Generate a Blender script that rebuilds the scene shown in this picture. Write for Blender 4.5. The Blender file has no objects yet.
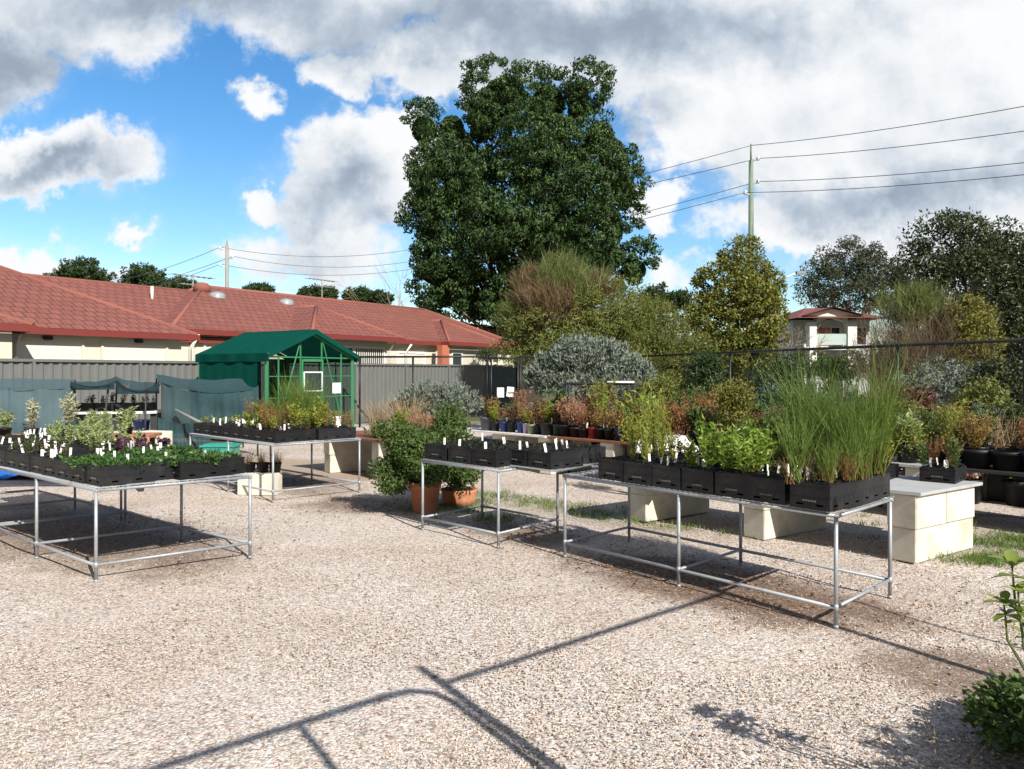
import bpy, math, random
import numpy as np
from mathutils import Vector, Matrix

SC = bpy.context.scene
COL = SC.collection
R = math.radians

# ------------------------------------------------------------------ camera, sky, sun, exposure
HCAM, FPX, CX, HY = 1.65, 770.0, 512.0, 372.0
cam_data = bpy.data.cameras.new('camera')
cam = bpy.data.objects.new('camera', cam_data)
COL.objects.link(cam)
cam.location = (0, 0, HCAM)
cam.rotation_euler = (R(90), 0, 0)
cam_data.sensor_width = 36.0
cam_data.lens = 36.0 * FPX / 1024.0
cam_data.shift_y = -12.5 / 1024.0
cam_data.clip_start = 0.05
cam_data.clip_end = 3000
SC.camera = cam

SUN_H = Vector((0.54, -0.84)).normalized()
SUN_EL = R(36.5)
sun_dir = Vector((SUN_H.x * math.cos(SUN_EL), SUN_H.y * math.cos(SUN_EL), math.sin(SUN_EL)))
sd = bpy.data.lights.new('sun', 'SUN')
sd.energy = 5.0
sd.angle = R(0.5)
sd.color = (1.0, 0.94, 0.85)
so = bpy.data.objects.new('sun', sd)
so.rotation_euler = (-sun_dir).to_track_quat('-Z', 'Y').to_euler()
so.location = (6, -10, 12)
COL.objects.link(so)
SC.view_settings.view_transform = 'Standard'
SC.view_settings.look = 'None'
SC.view_settings.exposure = 0.6
SC.view_settings.gamma = 1.0
SC.view_settings.use_curve_mapping = False
SC.cycles.max_bounces = 6
SC.cycles.transparent_max_bounces = 16
SC.cycles.use_denoising = True


class NT:
    """tiny node builder"""
    def __init__(s, tree):
        s.t = tree
    def n(s, kind, **kw):
        nd = s.t.nodes.new(kind)
        for k, v in kw.items():
            setattr(nd, k, v)
        return nd
    def put(s, sock, v):
        if isinstance(v, bpy.types.NodeSocket):
            s.t.links.new(v, sock)
        elif v is not None:
            if isinstance(v, (tuple, list)) and sock.type == 'RGBA' and len(v) == 3:
                v = (*v, 1)
            sock.default_value = v
    def m(s, op, a, b=None, c=None, clamp=False):
        nd = s.n('ShaderNodeMath', operation=op, use_clamp=clamp)
        s.put(nd.inputs[0], a)
        if b is not None: s.put(nd.inputs[1], b)
        if c is not None: s.put(nd.inputs[2], c)
        return nd.outputs[0]
    def vm(s, op, a, b=None, sc=None):
        nd = s.n('ShaderNodeVectorMath', operation=op)
        s.put(nd.inputs[0], a)
        if b is not None: s.put(nd.inputs[1], b)
        if sc is not None: s.put(nd.inputs['Scale'], sc)
        return nd.outputs['Value'] if op in ('LENGTH', 'DOT_PRODUCT', 'DISTANCE') else nd.outputs[0]
    def mix(s, f, a, b, blend='MIX'):
        nd = s.n('ShaderNodeMix', data_type='RGBA', blend_type=blend)
        nd.clamp_factor = True
        s.put(nd.inputs[0], f); s.put(nd.inputs[6], a); s.put(nd.inputs[7], b)
        return nd.outputs[2]
    def noise(s, vec, scale, detail=4, rough=0.55, dist=0.0, color=False):
        nd = s.n('ShaderNodeTexNoise')
        s.put(nd.inputs['Vector'], vec)
        nd.inputs['Scale'].default_value = scale
        nd.inputs['Detail'].default_value = detail
        nd.inputs['Roughness'].default_value = rough
        nd.inputs['Distortion'].default_value = dist
        return nd.outputs['Color' if color else 'Fac']
    def ramp(s, f, stops, mode='LINEAR'):
        nd = s.n('ShaderNodeValToRGB')
        cr = nd.color_ramp
        cr.interpolation = mode
        while len(cr.elements) > 1: cr.elements.remove(cr.elements[-1])
        cr.elements[0].position = stops[0][0]; cr.elements[0].color = (*stops[0][1], 1)
        for p, c in stops[1:]:
            e = cr.elements.new(p); e.color = (*c, 1)
        s.put(nd.inputs[0], f)
        return nd.outputs[0]
    def sstep(s, f, a, b, lo=0.0, hi=1.0):
        nd = s.n('ShaderNodeMapRange', interpolation_type='SMOOTHSTEP')
        s.put(nd.inputs[0], f)
        for i, v in enumerate((a, b, lo, hi)): nd.inputs[1 + i].default_value = v
        return nd.outputs[0]


# ---- world: Nishita sky with clouds laid over it by direction
W = bpy.data.worlds.new('World')
SC.world = W
W.use_nodes = True
W.node_tree.nodes.clear()
w = NT(W.node_tree)
out = w.n('ShaderNodeOutputWorld')
bg = w.n('ShaderNodeBackground')
bg.inputs[1].default_value = 0.1
sky = w.n('ShaderNodeTexSky', sky_type='NISHITA')
sky.sun_disc = False
sky.sun_elevation = SUN_EL
sky.sun_rotation = math.atan2(SUN_H.x, SUN_H.y)
sky.air_density = 1.0
sky.dust_density = 0.6
sky.ozone_density = 1.6
hs = w.n('ShaderNodeHueSaturation')
hs.inputs['Saturation'].default_value = 1.36
hs.inputs['Value'].default_value = 1.12
w.put(hs.inputs['Color'], sky.outputs[0])
geo = w.n('ShaderNodeTexCoord')
sep = w.n('ShaderNodeSeparateXYZ')
w.put(sep.inputs[0], geo.outputs['Generated'])
yy = w.m('MAXIMUM', sep.outputs[1], 0.08)
uv = w.n('ShaderNodeCombineXYZ')
w.put(uv.inputs[0], w.m('DIVIDE', sep.outputs[0], yy))
w.put(uv.inputs[1], w.m('DIVIDE', sep.outputs[2], yy))
uvv = uv.outputs[0]
n1 = w.noise(uvv, 5.0, 6, 0.6, color=True)
n2 = w.noise(uvv, 16.0, 5, 0.6, color=True)
n3 = w.noise(uvv, 48.0, 4, 0.6, color=True)
warp = w.vm('ADD', w.vm('SCALE', w.vm('SUBTRACT', n3, (0.5, 0.5, 0.5)), sc=0.022), w.vm('ADD', w.vm('SCALE', w.vm('SUBTRACT', n1, (0.5, 0.5, 0.5)), sc=0.17),
            w.vm('SCALE', w.vm('SUBTRACT', n2, (0.5, 0.5, 0.5)), sc=0.06)))
uw = w.vm('ADD', uvv, warp)
def px2uv(px, py): return ((px - CX) / FPX, (HY - py) / FPX)
def blobfield(lst, vec):
    acc = None
    for (px, py, rx, ry, wt) in lst:
        u0, v0 = px2uv(px, py)
        mp = w.n('ShaderNodeMapping', vector_type='TEXTURE')
        w.put(mp.inputs[0], vec)
        mp.inputs['Location'].default_value = (u0, v0, 0)
        mp.inputs['Scale'].default_value = (rx / FPX, ry / FPX, 1)
        gr = w.n('ShaderNodeTexGradient', gradient_type='SPHERICAL')
        w.put(gr.inputs[0], mp.outputs[0])
        v = w.m('MULTIPLY', gr.outputs['Fac'], wt)
        acc = v if acc is None else w.m('MAXIMUM', acc, v)
    return acc
CLOUDS = [ # px, py, rx, ry, weight : where there is cloud
    (60, -20, 260, 110, 1.0), (330, -30, 330, 110, 1.1), (620, 10, 320, 110, 1.1), (880, 20, 300, 150, 1.2),
    (335, 68, 60, 45, .85), (255, 95, 40, 40, .65), (0, 62, 110, 62, 1.0), (460, 60, 150, 60, .9),
    (60, 160, 150, 52, 1.0), (130, 158, 50, 34, .8), (10, 145, 120, 45, .9),
    (355, 180, 100, 95, 1.15), (390, 140, 60, 50, .9), (265, 203, 40, 26, .75), (330, 255, 190, 52, .6), (230, 248, 80, 28, .42),
    (15, 262, 90, 46, .9), (125, 235, 38, 16, .62), (90, 262, 80, 22, .45), (320, 205, 60, 50, .9),
    (740, 110, 150, 120, 1.2), (900, 180, 210, 120, 1.25), (1000, 80, 240, 130, 1.2), (820, 170, 120, 100, 1.0),
    (650, 205, 50, 46, .8), (700, 60, 120, 70, 1.0), (1010, 240, 160, 70, .9), (770, 225, 110, 44, .75), (670, 275, 70, 26, .55),
    (1150, 150, 260, 260, 1.2), (-150, 40, 240, 120, 1.1), (-150, 230, 200, 80, .9)]
GREYS = [ # where cloud is in its own shade
    (10, 60, 170, 80, 1.1), (60, 160, 150, 40, 1.2), (335, 190, 110, 80, .85), (375, 225, 90, 44, .8), (900, 150, 340, 150, .38), (180, -10, 380, 80, .95), (470, 30, 320, 90, 1.0),
    (640, 20, 300, 80, .95), (880, 205, 230, 50, .85), (990, 185, 180, 60, .85), (1000, 150, 120, 40, .5), (640, 110, 90, 60, .7), (850, 10, 240, 50, .5),
    (320, 262, 170, 36, .45), (700, 190, 60, 40, .5), (-150, 50, 240, 80, .9), (1200, 190, 250, 120, .9)]
fb = w.noise(uvv, 9.0, 10, 0.62)
fbig = w.noise(uvv, 3.2, 5, 0.6)
cf = blobfield(CLOUDS, uw)
puff = w.m('MULTIPLY', w.m('SUBTRACT', fb, 0.5), 0.85)
alpha = w.sstep(w.m('ADD', cf, puff), 0.2, 0.46)
veil = w.sstep(w.m('ADD', w.m('MULTIPLY', cf, .7), w.m('MULTIPLY', w.m('SUBTRACT', fbig, .5), 1.0)), 0.05, .6, 0, .4)
alpha = w.m('MAXIMUM', alpha, veil)
# a cloud is in its own shade where there is more cloud between it and the sun (up and to the right)
cs = blobfield(CLOUDS, w.vm('ADD', uw, (0.035, 0.05, 0)))
fs = w.noise(w.vm('ADD', uvv, (0.02, 0.03, 0)), 9.0, 6, 0.55)
depth = w.m('ADD', w.m('ADD', w.m('MULTIPLY', cs, .55), w.m('MULTIPLY', w.m('SUBTRACT', fs, .5), .7)), w.m('MULTIPLY', w.m('SUBTRACT', fs, fb), .9))
gf = blobfield(GREYS, uw)
gfield = w.sstep(w.m('ADD', w.m('MULTIPLY', gf, 1.25), w.m('ADD', w.m('SUBTRACT', w.m('MULTIPLY', depth, .75), .34), w.m('MULTIPLY', w.m('SUBTRACT', w.noise(uw, 6.0, 6, .6), .5), .8))), 0.0, 1.2)
ccol = w.ramp(gfield, [(0, (.64, .65, .66)), (.3, (.53, .555, .585)), (.65, (.37, .42, .48)), (1, (.22, .27, .335))])
ccol = w.mix(1.0, ccol, (10, 10, 10), 'MULTIPLY')
# unseen grey noise clouds added behind the camera to neutralise blue shade
front = w.sstep(sep.outputs[1], 0.05, 0.25)
nb = w.sstep(w.noise(geo.outputs['Generated'], 3.0, 7, 0.6), 0.3, 0.5)
af = w.m('ADD', w.m('MULTIPLY', alpha, front), w.m('MULTIPLY', nb, w.m('SUBTRACT', 1.0, front)))
up = w.sstep(sep.outputs[2], -0.02, 0.03)
skyc = w.mix(w.m('MULTIPLY', af, up), hs.outputs[0], w.mix(front, (2.5, 2.48, 2.42), ccol))
w.put(bg.inputs[0], skyc)
w.put(out.inputs[0], bg.outputs[0])

# ------------------------------------------------------------------ helpers
def g(px, py, z=0.0):
    """the point at height z that the photo shows at a pixel below the horizon"""
    Y = (HCAM - z) * FPX / (py - HY)
    return Vector(((px - CX) / FPX * Y, Y, z))
def at(px, py, Y):
    """the point at depth Y"""
    return Vector(((px - CX) / FPX * Y, Y, HCAM + (HY - py) / FPX * Y))

def tag(o, label=None, cat=None, group=None, kind=None):
    if label: o['label'] = label
    if cat: o['category'] = cat
    if group: o['group'] = group
    if kind: o['kind'] = kind
    return o
def empty(name, loc, rz=0.0, label=None, cat=None, group=None):
    o = bpy.data.objects.new(name, None)
    o.empty_display_size = 0.1
    COL.objects.link(o)
    o.location = loc
    o.rotation_euler = (0, 0, rz)
    return tag(o, label, cat, group)
KIDS = {}
def copy_tree(o, parent=None):
    """a thing with copies of its parts and their sub-parts"""
    c = o.copy()
    COL.objects.link(c)
    if parent is not None:
        c.parent = parent
        KIDS.setdefault(parent.name, []).append(c)
    for ch in list(KIDS.get(o.name, [])):
        copy_tree(ch, c)
    return c

class MB:
    """collects shapes and links them as ONE mesh object"""
    def __init__(s):
        s.v, s.f, s.n = [], [], 0
    def add(s, v, f, mi=0, smooth=False, uv=None):
        v = np.asarray(v, float).reshape(-1, 3)
        if isinstance(f, np.ndarray):
            if len(f): s.f.append((f + s.n, mi, smooth, uv))
        else:
            by = {}
            for q in f: by.setdefault(len(q), []).append(q)
            for q in by.values(): s.f.append((np.array(q, int) + s.n, mi, smooth, None))
        s.v.append(v)
        s.n += len(v)
        return s
    def box(s, lo, hi, mi=0, M=None):
        x0, y0, z0 = lo; x1, y1, z1 = hi
        v = np.array([(x0, y0, z0), (x1, y0, z0), (x1, y1, z0), (x0, y1, z0), (x0, y0, z1), (x1, y0, z1), (x1, y1, z1), (x0, y1, z1)], float)
        if M is not None: v = np.array([M @ Vector(p) for p in v])
        return s.add(v, np.array([(0, 3, 2, 1), (4, 5, 6, 7), (0, 1, 5, 4), (1, 2, 6, 5), (2, 3, 7, 6), (3, 0, 4, 7)]), mi)
    def tube(s, pts, r, k=8, mi=0, caps=True, smooth=True):
        pts = [Vector(p) for p in pts]
        rs = r if isinstance(r, (list, tuple)) else [r] * len(pts)
        V = []
        a = None
        for i, p in enumerate(pts):
            d = (pts[min(i + 1, len(pts) - 1)] - pts[max(i - 1, 0)]).normalized()
            if a is None:
                a = d.orthogonal().normalized()
            else:
                a = (a - d * a.dot(d)).normalized()
            b = d.cross(a)
            for j in range(k):
                t = 2 * math.pi * j / k
                V.append(p + (a * math.cos(t) + b * math.sin(t)) * rs[i])
        F = []
        for i in range(len(pts) - 1):
            for j in range(k):
                F.append((i * k + j, i * k + (j + 1) % k, (i + 1) * k + (j + 1) % k, (i + 1) * k + j))
        s.add(V, np.array(F), mi, smooth)
        if caps:
            n0 = s.n - len(V)
            s.f.append((np.array([tuple(range(k))[::-1]]) + n0, mi, False, None))
            s.f.append((np.array([tuple(range(k))]) + n0 + (len(pts) - 1) * k, mi, False, None))
        return s
    def lathe(s, prof, k=20, mi=0, c=(0, 0, 0), smooth=True):
        V = []
        for (r, z) in prof:
            for j in range(k):
                t = 2 * math.pi * j / k
                V.append((c[0] + r * math.cos(t), c[1] + r * math.sin(t), c[2] + z))
        F = [(i * k + j, i * k + (j + 1) % k, (i + 1) * k + (j + 1) % k, (i + 1) * k + j) for i in range(len(prof) - 1) for j in range(k)]
        return s.add(V, np.array(F), mi, smooth)
    def poly(s, pts, mi=0):
        return s.add([tuple(p) for p in pts], [tuple(range(len(pts)))], mi)
    def grid(s, P, mi=0, smooth=True):
        P = np.asarray(P, float)
        a, b = P.shape[:2]
        i = np.arange(a * b).reshape(a, b)
        F = np.stack([i[:-1, :-1], i[:-1, 1:], i[1:, 1:], i[1:, :-1]], -1).reshape(-1, 4)
        return s.add(P.reshape(-1, 3), F, mi, smooth)
    def mesh(s, name, mats):
        me = bpy.data.meshes.new(name)
        V = np.concatenate(s.v) if s.v else np.zeros((0, 3))
        me.vertices.add(len(V))
        me.vertices.foreach_set('co', V.astype(np.float32).ravel())
        li, tot, mi, sm = [], [], [], []
        for f, m_, smo, _ in s.f:
            li.append(f.ravel()); tot.append(np.full(len(f), f.shape[1])); mi.append(np.full(len(f), m_)); sm.append(np.full(len(f), smo))
        li = np.concatenate(li); tot = np.concatenate(tot)
        me.loops.add(len(li))
        me.loops.foreach_set('vertex_index', li.astype(np.int32))
        me.polygons.add(len(tot))
        st = np.concatenate([[0], np.cumsum(tot)[:-1]])
        me.polygons.foreach_set('loop_start', st.astype(np.int32))
        me.polygons.foreach_set('loop_total', tot.astype(np.int32))
        me.polygons.foreach_set('material_index', np.concatenate(mi).astype(np.int32))
        me.polygons.foreach_set('use_smooth', np.concatenate(sm))
        me.update(calc_edges=True)
        me.validate()
        for m_ in (mats if isinstance(mats, (list, tuple)) else [mats]): me.materials.append(m_)
        return me
    def build(s, name, mats, parent=None, label=None, cat=None, group=None, kind=None):
        return link(name, s.mesh(name, mats), parent, label, cat, group, kind)
def link(name, me, parent=None, label=None, cat=None, group=None, kind=None, loc=None):
    o = bpy.data.objects.new(name, me)
    COL.objects.link(o)
    if parent is not None:
        o.parent = parent
        KIDS.setdefault(parent.name, []).append(o)
    if loc is not None: o.location = loc
    return tag(o, label, cat, group, kind)
def rebase(o, p):
    """move a thing's origin to p, leaving its shape where it is"""
    o.data.transform(Matrix.Translation(-Vector(p)))
    o.location = p
    return o

# ------------------------------------------------------------------ materials
def mat(name):
    m = bpy.data.materials.new(name)
    m.use_nodes = True
    m.node_tree.nodes.clear()
    t = NT(m.node_tree)
    o = t.n('ShaderNodeOutputMaterial')
    return m, t, o
def pbr(name, col, rough=0.6, metal=0.0, var=0.15, scale=8.0, bump=0.0, bscale=60.0, spec=0.5, dirt=None, dscale=3.0, damount=.4, objvar=0):
    m, t, o = mat(name)
    p = t.n('ShaderNodeBsdfPrincipled')
    tc = t.n('ShaderNodeTexCoord').outputs['Object']
    nz = t.noise(tc, scale, 5, .6)
    c = t.mix(nz, tuple(x * (1 - var) for x in col), tuple(min(1, x * (1 + var)) for x in col))
    if dirt:
        c = t.mix(t.sstep(t.noise(tc, dscale, 6, .65), .48, .75, 0, damount), c, dirt)
    if objvar:
        h_ = t.n('ShaderNodeHueSaturation'); t.put(h_.inputs['Color'], c); t.put(h_.inputs['Value'], t.m('ADD', t.m('MULTIPLY', t.n('ShaderNodeObjectInfo').outputs['Random'], objvar), 1 - objvar * .4)); c = h_.outputs[0]
    t.put(p.inputs['Base Color'], c)
    t.put(p.inputs['Roughness'], t.m('ADD', t.m('MULTIPLY', t.noise(tc, scale * 3, 3), .25), rough - .12, clamp=True))
    p.inputs['Metallic'].default_value = metal
    p.inputs['Specular IOR Level'].default_value = spec
    if bump:
        b = t.n('ShaderNodeBump')
        b.inputs['Strength'].default_value = bump
        b.inputs['Distance'].default_value = 0.01
        t.put(b.inputs['Height'], t.noise(tc, bscale, 4, .6))
        t.put(p.inputs['Normal'], b.outputs[0])
    t.put(o.inputs[0], p.outputs[0])
    return m
def leafmat(name, cols, trans=0.3, rough=0.5, clump=1.5, cvar=0.35, spec=.35):
    """foliage: each leaf its own tone, clumps of slightly different growth"""
    m, t, o = mat(name)
    p = t.n('ShaderNodeBsdfPrincipled')
    gi = t.n('ShaderNodeNewGeometry')
    k = len(cols)
    c = t.ramp(gi.outputs['Random Per Island'], [(i / max(1, k - 1), cc) for i, cc in enumerate(cols)])
    tc = t.n('ShaderNodeTexCoord').outputs['Object']
    nz = t.noise(tc, clump, 3, .5)
    h = t.n('ShaderNodeHueSaturation')
    t.put(h.inputs['Value'], t.m('ADD', t.m('MULTIPLY', nz, cvar * 2), 1 - cvar))
    t.put(h.inputs['Color'], c)
    t.put(p.inputs['Base Color'], h.outputs[0])
    p.inputs['Roughness'].default_value = rough
    p.inputs['Specular IOR Level'].default_value = spec
    tr = t.n('ShaderNodeBsdfTranslucent')
    t.put(tr.inputs[0], t.mix(.5, h.outputs[0], t.mix(1.0, h.outputs[0], (1.2, 1.25, .5), 'MULTIPLY')))
    mx = t.n('ShaderNodeMixShader')
    mx.inputs[0].default_value = trans
    t.put(mx.inputs[1], p.outputs[0]); t.put(mx.inputs[2], tr.outputs[0])
    t.put(o.inputs[0], mx.outputs[0])
    return m
def cloth(name, col, alpha=0.75, scale=300):
    m, t, o = mat(name)
    d = t.n('ShaderNodeBsdfDiffuse')
    tc = t.n('ShaderNodeTexCoord').outputs['Object']
    c = t.mix(t.noise(tc, 5, 6, .65), tuple(x * .75 for x in col), tuple(x * 1.3 for x in col))
    t.put(d.inputs[0], c)
    tl = t.n('ShaderNodeBsdfTranslucent'); t.put(tl.inputs[0], c)
    m1 = t.n('ShaderNodeMixShader'); m1.inputs[0].default_value = .3
    t.put(m1.inputs[1], d.outputs[0]); t.put(m1.inputs[2], tl.outputs[0])
    tp = t.n('ShaderNodeBsdfTransparent')
    m2 = t.n('ShaderNodeMixShader')
    t.put(m2.inputs[0], t.m('ADD', t.m('MULTIPLY', t.m('SUBTRACT', t.noise(tc, 9, 3), .5), .25), alpha, clamp=True))
    t.put(m2.inputs[1], tp.outputs[0]); t.put(m2.inputs[2], m1.outputs[0])
    t.put(o.inputs[0], m2.outputs[0])
    return m
M = {}
M['galv'] = pbr('galvanised_steel', (.34, .37, .4), .58, .45, .22, 22, .05, 90, dirt=(.25, .2, .16), dscale=6, damount=.6)
M['tray'] = pbr('black_plastic', (.011, .012, .014), .5, 0, .4, 9, .03, 60, spec=.3, dirt=(.045, .04, .035), dscale=5, damount=.5, objvar=.9)
M['tray_mark'] = pbr('tray_print', (.13, .13, .13), .6)
M['soil'] = pbr('potting_soil', (.035, .026, .02), .95, 0, .6, 60, .8, 120)
M['tag'] = pbr('white_plastic_tag', (.8, .8, .78), .5, 0, .05, 30)
M['tag_rust'] = pbr('faded_brown_tag', (.5, .25, .12), .6)
M['hebel'] = pbr('aerated_block', (.6, .58, .505), .9, 0, .1, 12, .25, 160, dirt=(.34, .31, .22), dscale=2.2, damount=.8)
M['cement'] = pbr('cement_sheet', (.36, .37, .38), .8, 0, .15, 5, .15, 40, dirt=(.2, .19, .17), damount=.5)
M['whiteboard'] = pbr('white_board', (.7, .7, .68), .6, 0, .08, 6, dirt=(.4, .37, .3), damount=.4)
M['redboard'] = pbr('red_brown_board', (.2, .075, .045), .75, 0, .25, 8, .2, 40)
M['terracotta'] = pbr('terracotta', (.42, .155, .075), .8, 0, .2, 9, .2, 50, dirt=(.5, .36, .28), dscale=5, damount=.5)
M['plank'] = pbr('orange_brown_plank', (.36, .15, .075), .75, 0, .2, 5, .1, 30)
M['bluepot'] = pbr('blue_plastic', (.014, .035, .16), .45, 0, .15, 9)
M['greypot'] = pbr('grey_plastic', (.09, .095, .105), .5, 0, .2, 9)
M['redpot'] = pbr('red_plastic', (.3, .03, .035), .45, 0, .15, 9)
M['greenpot'] = pbr('dark_green_plastic', (.02, .07, .035), .5, 0, .15, 9)
M['lilacpot'] = pbr('lilac_plastic', (.42, .34, .5), .5, 0, .1, 9)
M['sagepot'] = pbr('sage_plastic', (.2, .24, .15), .55, 0, .1, 9)
M['blackpot'] = M['tray']
M['teal'] = pbr('teal_plastic', (.035, .3, .24), .45, 0, .15, 9)
M['bluetarp'] = pbr('blue_tarp', (.01, .16, .62), .5, 0, .2, 9)
M['blackmetal'] = pbr('black_coated_steel', (.015, .016, .018), .45, .3, .2, 9)
M['darkpost'] = pbr('dark_steel_post', (.03, .03, .033), .6, .2, .2, 9)
M['colorbond'] = pbr('grey_sheet_steel', (.135, .142, .14), .55, .05, .06, .6, dirt=(.1, .1, .095), dscale=1.2, damount=.4)
M['greensteel'] = pbr('green_painted_aluminium', (.035, .2, .085), .45, .1, .15, 9)
M['shadegreen'] = cloth('green_shade_cloth', (.0065, .08, .063), 1.3)
M['shadeblue'] = cloth('blue_green_shade_cloth', (.05, .093, .106), .92)
M['frosted'] = pbr('frosted_balustrade', (.42, .52, .49), .3, 0, .1, 2)
M['shadebacklit'] = cloth('backlit_blue_shade_cloth', (.095, .155, .175), .84)  # same tunnel cloth made paler, back light put into its colour
M['shadedark'] = cloth('dark_teal_shade_cloth', (.022, .042, .05), .95)
M['shadedwall'] = pbr('shaded_white_render', (.5, .5, .49), .85, 0, .1, 2)  # white house wall greyed, the shade under its roof put into the colour
M['darkcloth'] = cloth('black_shade_cloth', (.012, .016, .02), .93)
M['cream'] = pbr('cream_render', (.56, .53, .44), .85, 0, .05, 2, .1, 60)
M['white'] = pbr('white_paint', (.74, .74, .72), .6, 0, .05, 5)
M['offwhite'] = pbr('off_white_shutter', (.63, .605, .53), .6, 0, .04, 5)
M['gutter'] = pbr('red_gutter', (.17, .03, .024), .5, 0, .12, 6)
M['ridge'] = pbr('ridge_tile', (.23, .08, .06), .85, 0, .2, 3, .2, 20)
M['brickbrown'] = pbr('terracotta_post', (.4, .13, .07), .7, 0, .15, 6)
M['glassdark'] = pbr('window_glass', (.03, .04, .05), .08, 0, .2, 2)
M['bark'] = pbr('bark', (.11, .085, .065), .9, 0, .35, 6, .6, 25)
M['paletwig'] = pbr('pale_twig', (.28, .22, .16), .85, 0, .3, 6)
M['redstem'] = pbr('red_stem', (.16, .06, .035), .75, 0, .3, 8)
M['greenstem'] = pbr('green_stem', (.09, .13, .04), .7, 0, .3, 8)
M['polewood'] = pbr('treated_pole', (.15, .21, .16), .85, 0, .25, 3, .2, 15)
M['polegrey'] = pbr('grey_pole', (.26, .25, .24), .85, 0, .2, 3)
M['wire'] = pbr('cable', (.16, .16, .17), .6)
M['ceramic'] = pbr('insulator', (.6, .6, .6), .4)
M['paper'] = pbr('paper', (.8, .8, .8), .8, 0, .03, 30)
M['ink'] = pbr('grey_print', (.3, .3, .32), .8)
M['whitebag'] = pbr('white_bag', (.75, .75, .74), .55, 0, .08, 20, .5, 30)
M['skylight'] = pbr('skylight_dome', (.25, .28, .3), .35)
M['lampwhite'] = pbr('lamp_housing', (.6, .62, .64), .5)
m, t, o = mat('greenhouse_glass')
tp = t.n('ShaderNodeBsdfTransparent'); tp.inputs[0].default_value = (.55, .63, .6, 1)
gl = t.n('ShaderNodeBsdfGlossy'); gl.inputs['Roughness'].default_value = .06
lw = t.n('ShaderNodeLayerWeight'); lw.inputs[0].default_value = .25
mx = t.n('ShaderNodeMixShader')
t.put(mx.inputs[0], t.m('ADD', t.m('MULTIPLY', lw.outputs['Fresnel'], .4), .015, clamp=True)); t.put(mx.inputs[1], tp.outputs[0]); t.put(mx.inputs[2], gl.outputs[0])
t.put(o.inputs[0], mx.outputs[0])
M['glass'] = m
# chain link: diamond wire pattern cut out of the sheet
m, t, o = mat('chain_link')
tc = t.n('ShaderNodeTexCoord').outputs['UV']
s_ = t.n('ShaderNodeSeparateXYZ'); t.put(s_.inputs[0], tc)
def dia(sign):
    q = t.m('ADD', s_.outputs[0], t.m('MULTIPLY', s_.outputs[1], sign))
    fr = t.m('FRACT', t.m('MULTIPLY', q, 16.0))
    return t.m('LESS_THAN', t.m('ABSOLUTE', t.m('SUBTRACT', fr, .5)), .035)
al = t.m('MAXIMUM', dia(1.0), dia(-1.0))
p = t.n('ShaderNodeBsdfPrincipled'); p.inputs['Base Color'].default_value = (.03, .03, .033, 1); p.inputs['Roughness'].default_value = .5
tp = t.n('ShaderNodeBsdfTransparent')
mx = t.n('ShaderNodeMixShader')
t.put(mx.inputs[0], al); t.put(mx.inputs[1], tp.outputs[0]); t.put(mx.inputs[2], p.outputs[0])
t.put(o.inputs[0], mx.outputs[0])
M['chain'] = m
# roof tiles, laid by UV (u along the eave, v up the slope, in metres)
m, t, o = mat('roof_tiles')
tc = t.n('ShaderNodeTexCoord')
p = t.n('ShaderNodeBsdfPrincipled')
br = t.n('ShaderNodeTexBrick')
t.put(br.inputs['Vector'], tc.outputs['UV'])
br.inputs['Scale'].default_value = 1.0
br.inputs['Brick Width'].default_value = .3
br.inputs['Row Height'].default_value = .32
br.inputs['Mortar Size'].default_value = .028
br.inputs['Mortar Smooth'].default_value = .3
br.inputs['Color1'].default_value = (.205, .07, .053, 1)
br.inputs['Color2'].default_value = (.155, .05, .039, 1)
br.inputs['Mortar'].default_value = (.045, .014, .011, 1)
c = t.mix(t.m('MULTIPLY', t.noise(tc.outputs['UV'], 1.3, 6, .7), .6), br.outputs['Color'], (.28, .1, .078))
t.put(p.inputs['Base Color'], t.mix(t.sstep(t.noise(tc.outputs['UV'], .35, 5, .6), .5, .75, 0, .5), c, (.15, .05, .04)))
p.inputs['Roughness'].default_value = .8
b = t.n('ShaderNodeBump'); b.inputs['Strength'].default_value = .8; b.inputs['Distance'].default_value = .03
sx = t.n('ShaderNodeSeparateXYZ'); t.put(sx.inputs[0], tc.outputs['UV'])
saw = t.m('SUBTRACT', 1.0, t.m('FRACT', t.m('DIVIDE', sx.outputs[1], .32)))
rnd = t.m('ABSOLUTE', t.m('SINE', t.m('MULTIPLY', sx.outputs[0], math.pi / .15)))
t.put(b.inputs['Height'], t.m('ADD', saw, t.m('MULTIPLY', rnd, .6)))
t.put(p.inputs['Normal'], b.outputs[0])
t.put(o.inputs[0], p.outputs[0])
M['tiles'] = m

# foliage palettes (albedo)
F = {}
F['fig'] = leafmat('fig_leaf', [(.012, .032, .009), (.022, .053, .013), (.038, .08, .02), (.085, .145, .036)], .18, .5, .35, .4, .3)
F['olive'] = leafmat('olive_leaf', [(.1, .125, .026), (.145, .165, .036), (.19, .2, .05), (.085, .11, .028)], .25, .6, .5)
F['broomtop'] = leafmat('broom_twig', [(.09, .13, .035), (.13, .17, .045), (.16, .17, .06)], .2, .6, .5)
F['ginger'] = leafmat('ginger_twig', [(.17, .115, .06), (.13, .1, .05), (.2, .13, .075)], .2, .7, .7)
F['silver'] = leafmat('silver_leaf', [(.12, .155, .12), (.17, .205, .17), (.24, .275, .235), (.08, .11, .08)], .15, .7, 1.2, .25)
F['golden'] = leafmat('golden_leaf', [(.05, .075, .016), (.11, .135, .026), (.19, .195, .035), (.3, .265, .055)], .3, .5, .6, .45)
F['gum'] = leafmat('gum_leaf', [(.035, .048, .026), (.06, .074, .042), (.1, .11, .065)], .2, .5, .4, .3)
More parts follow.
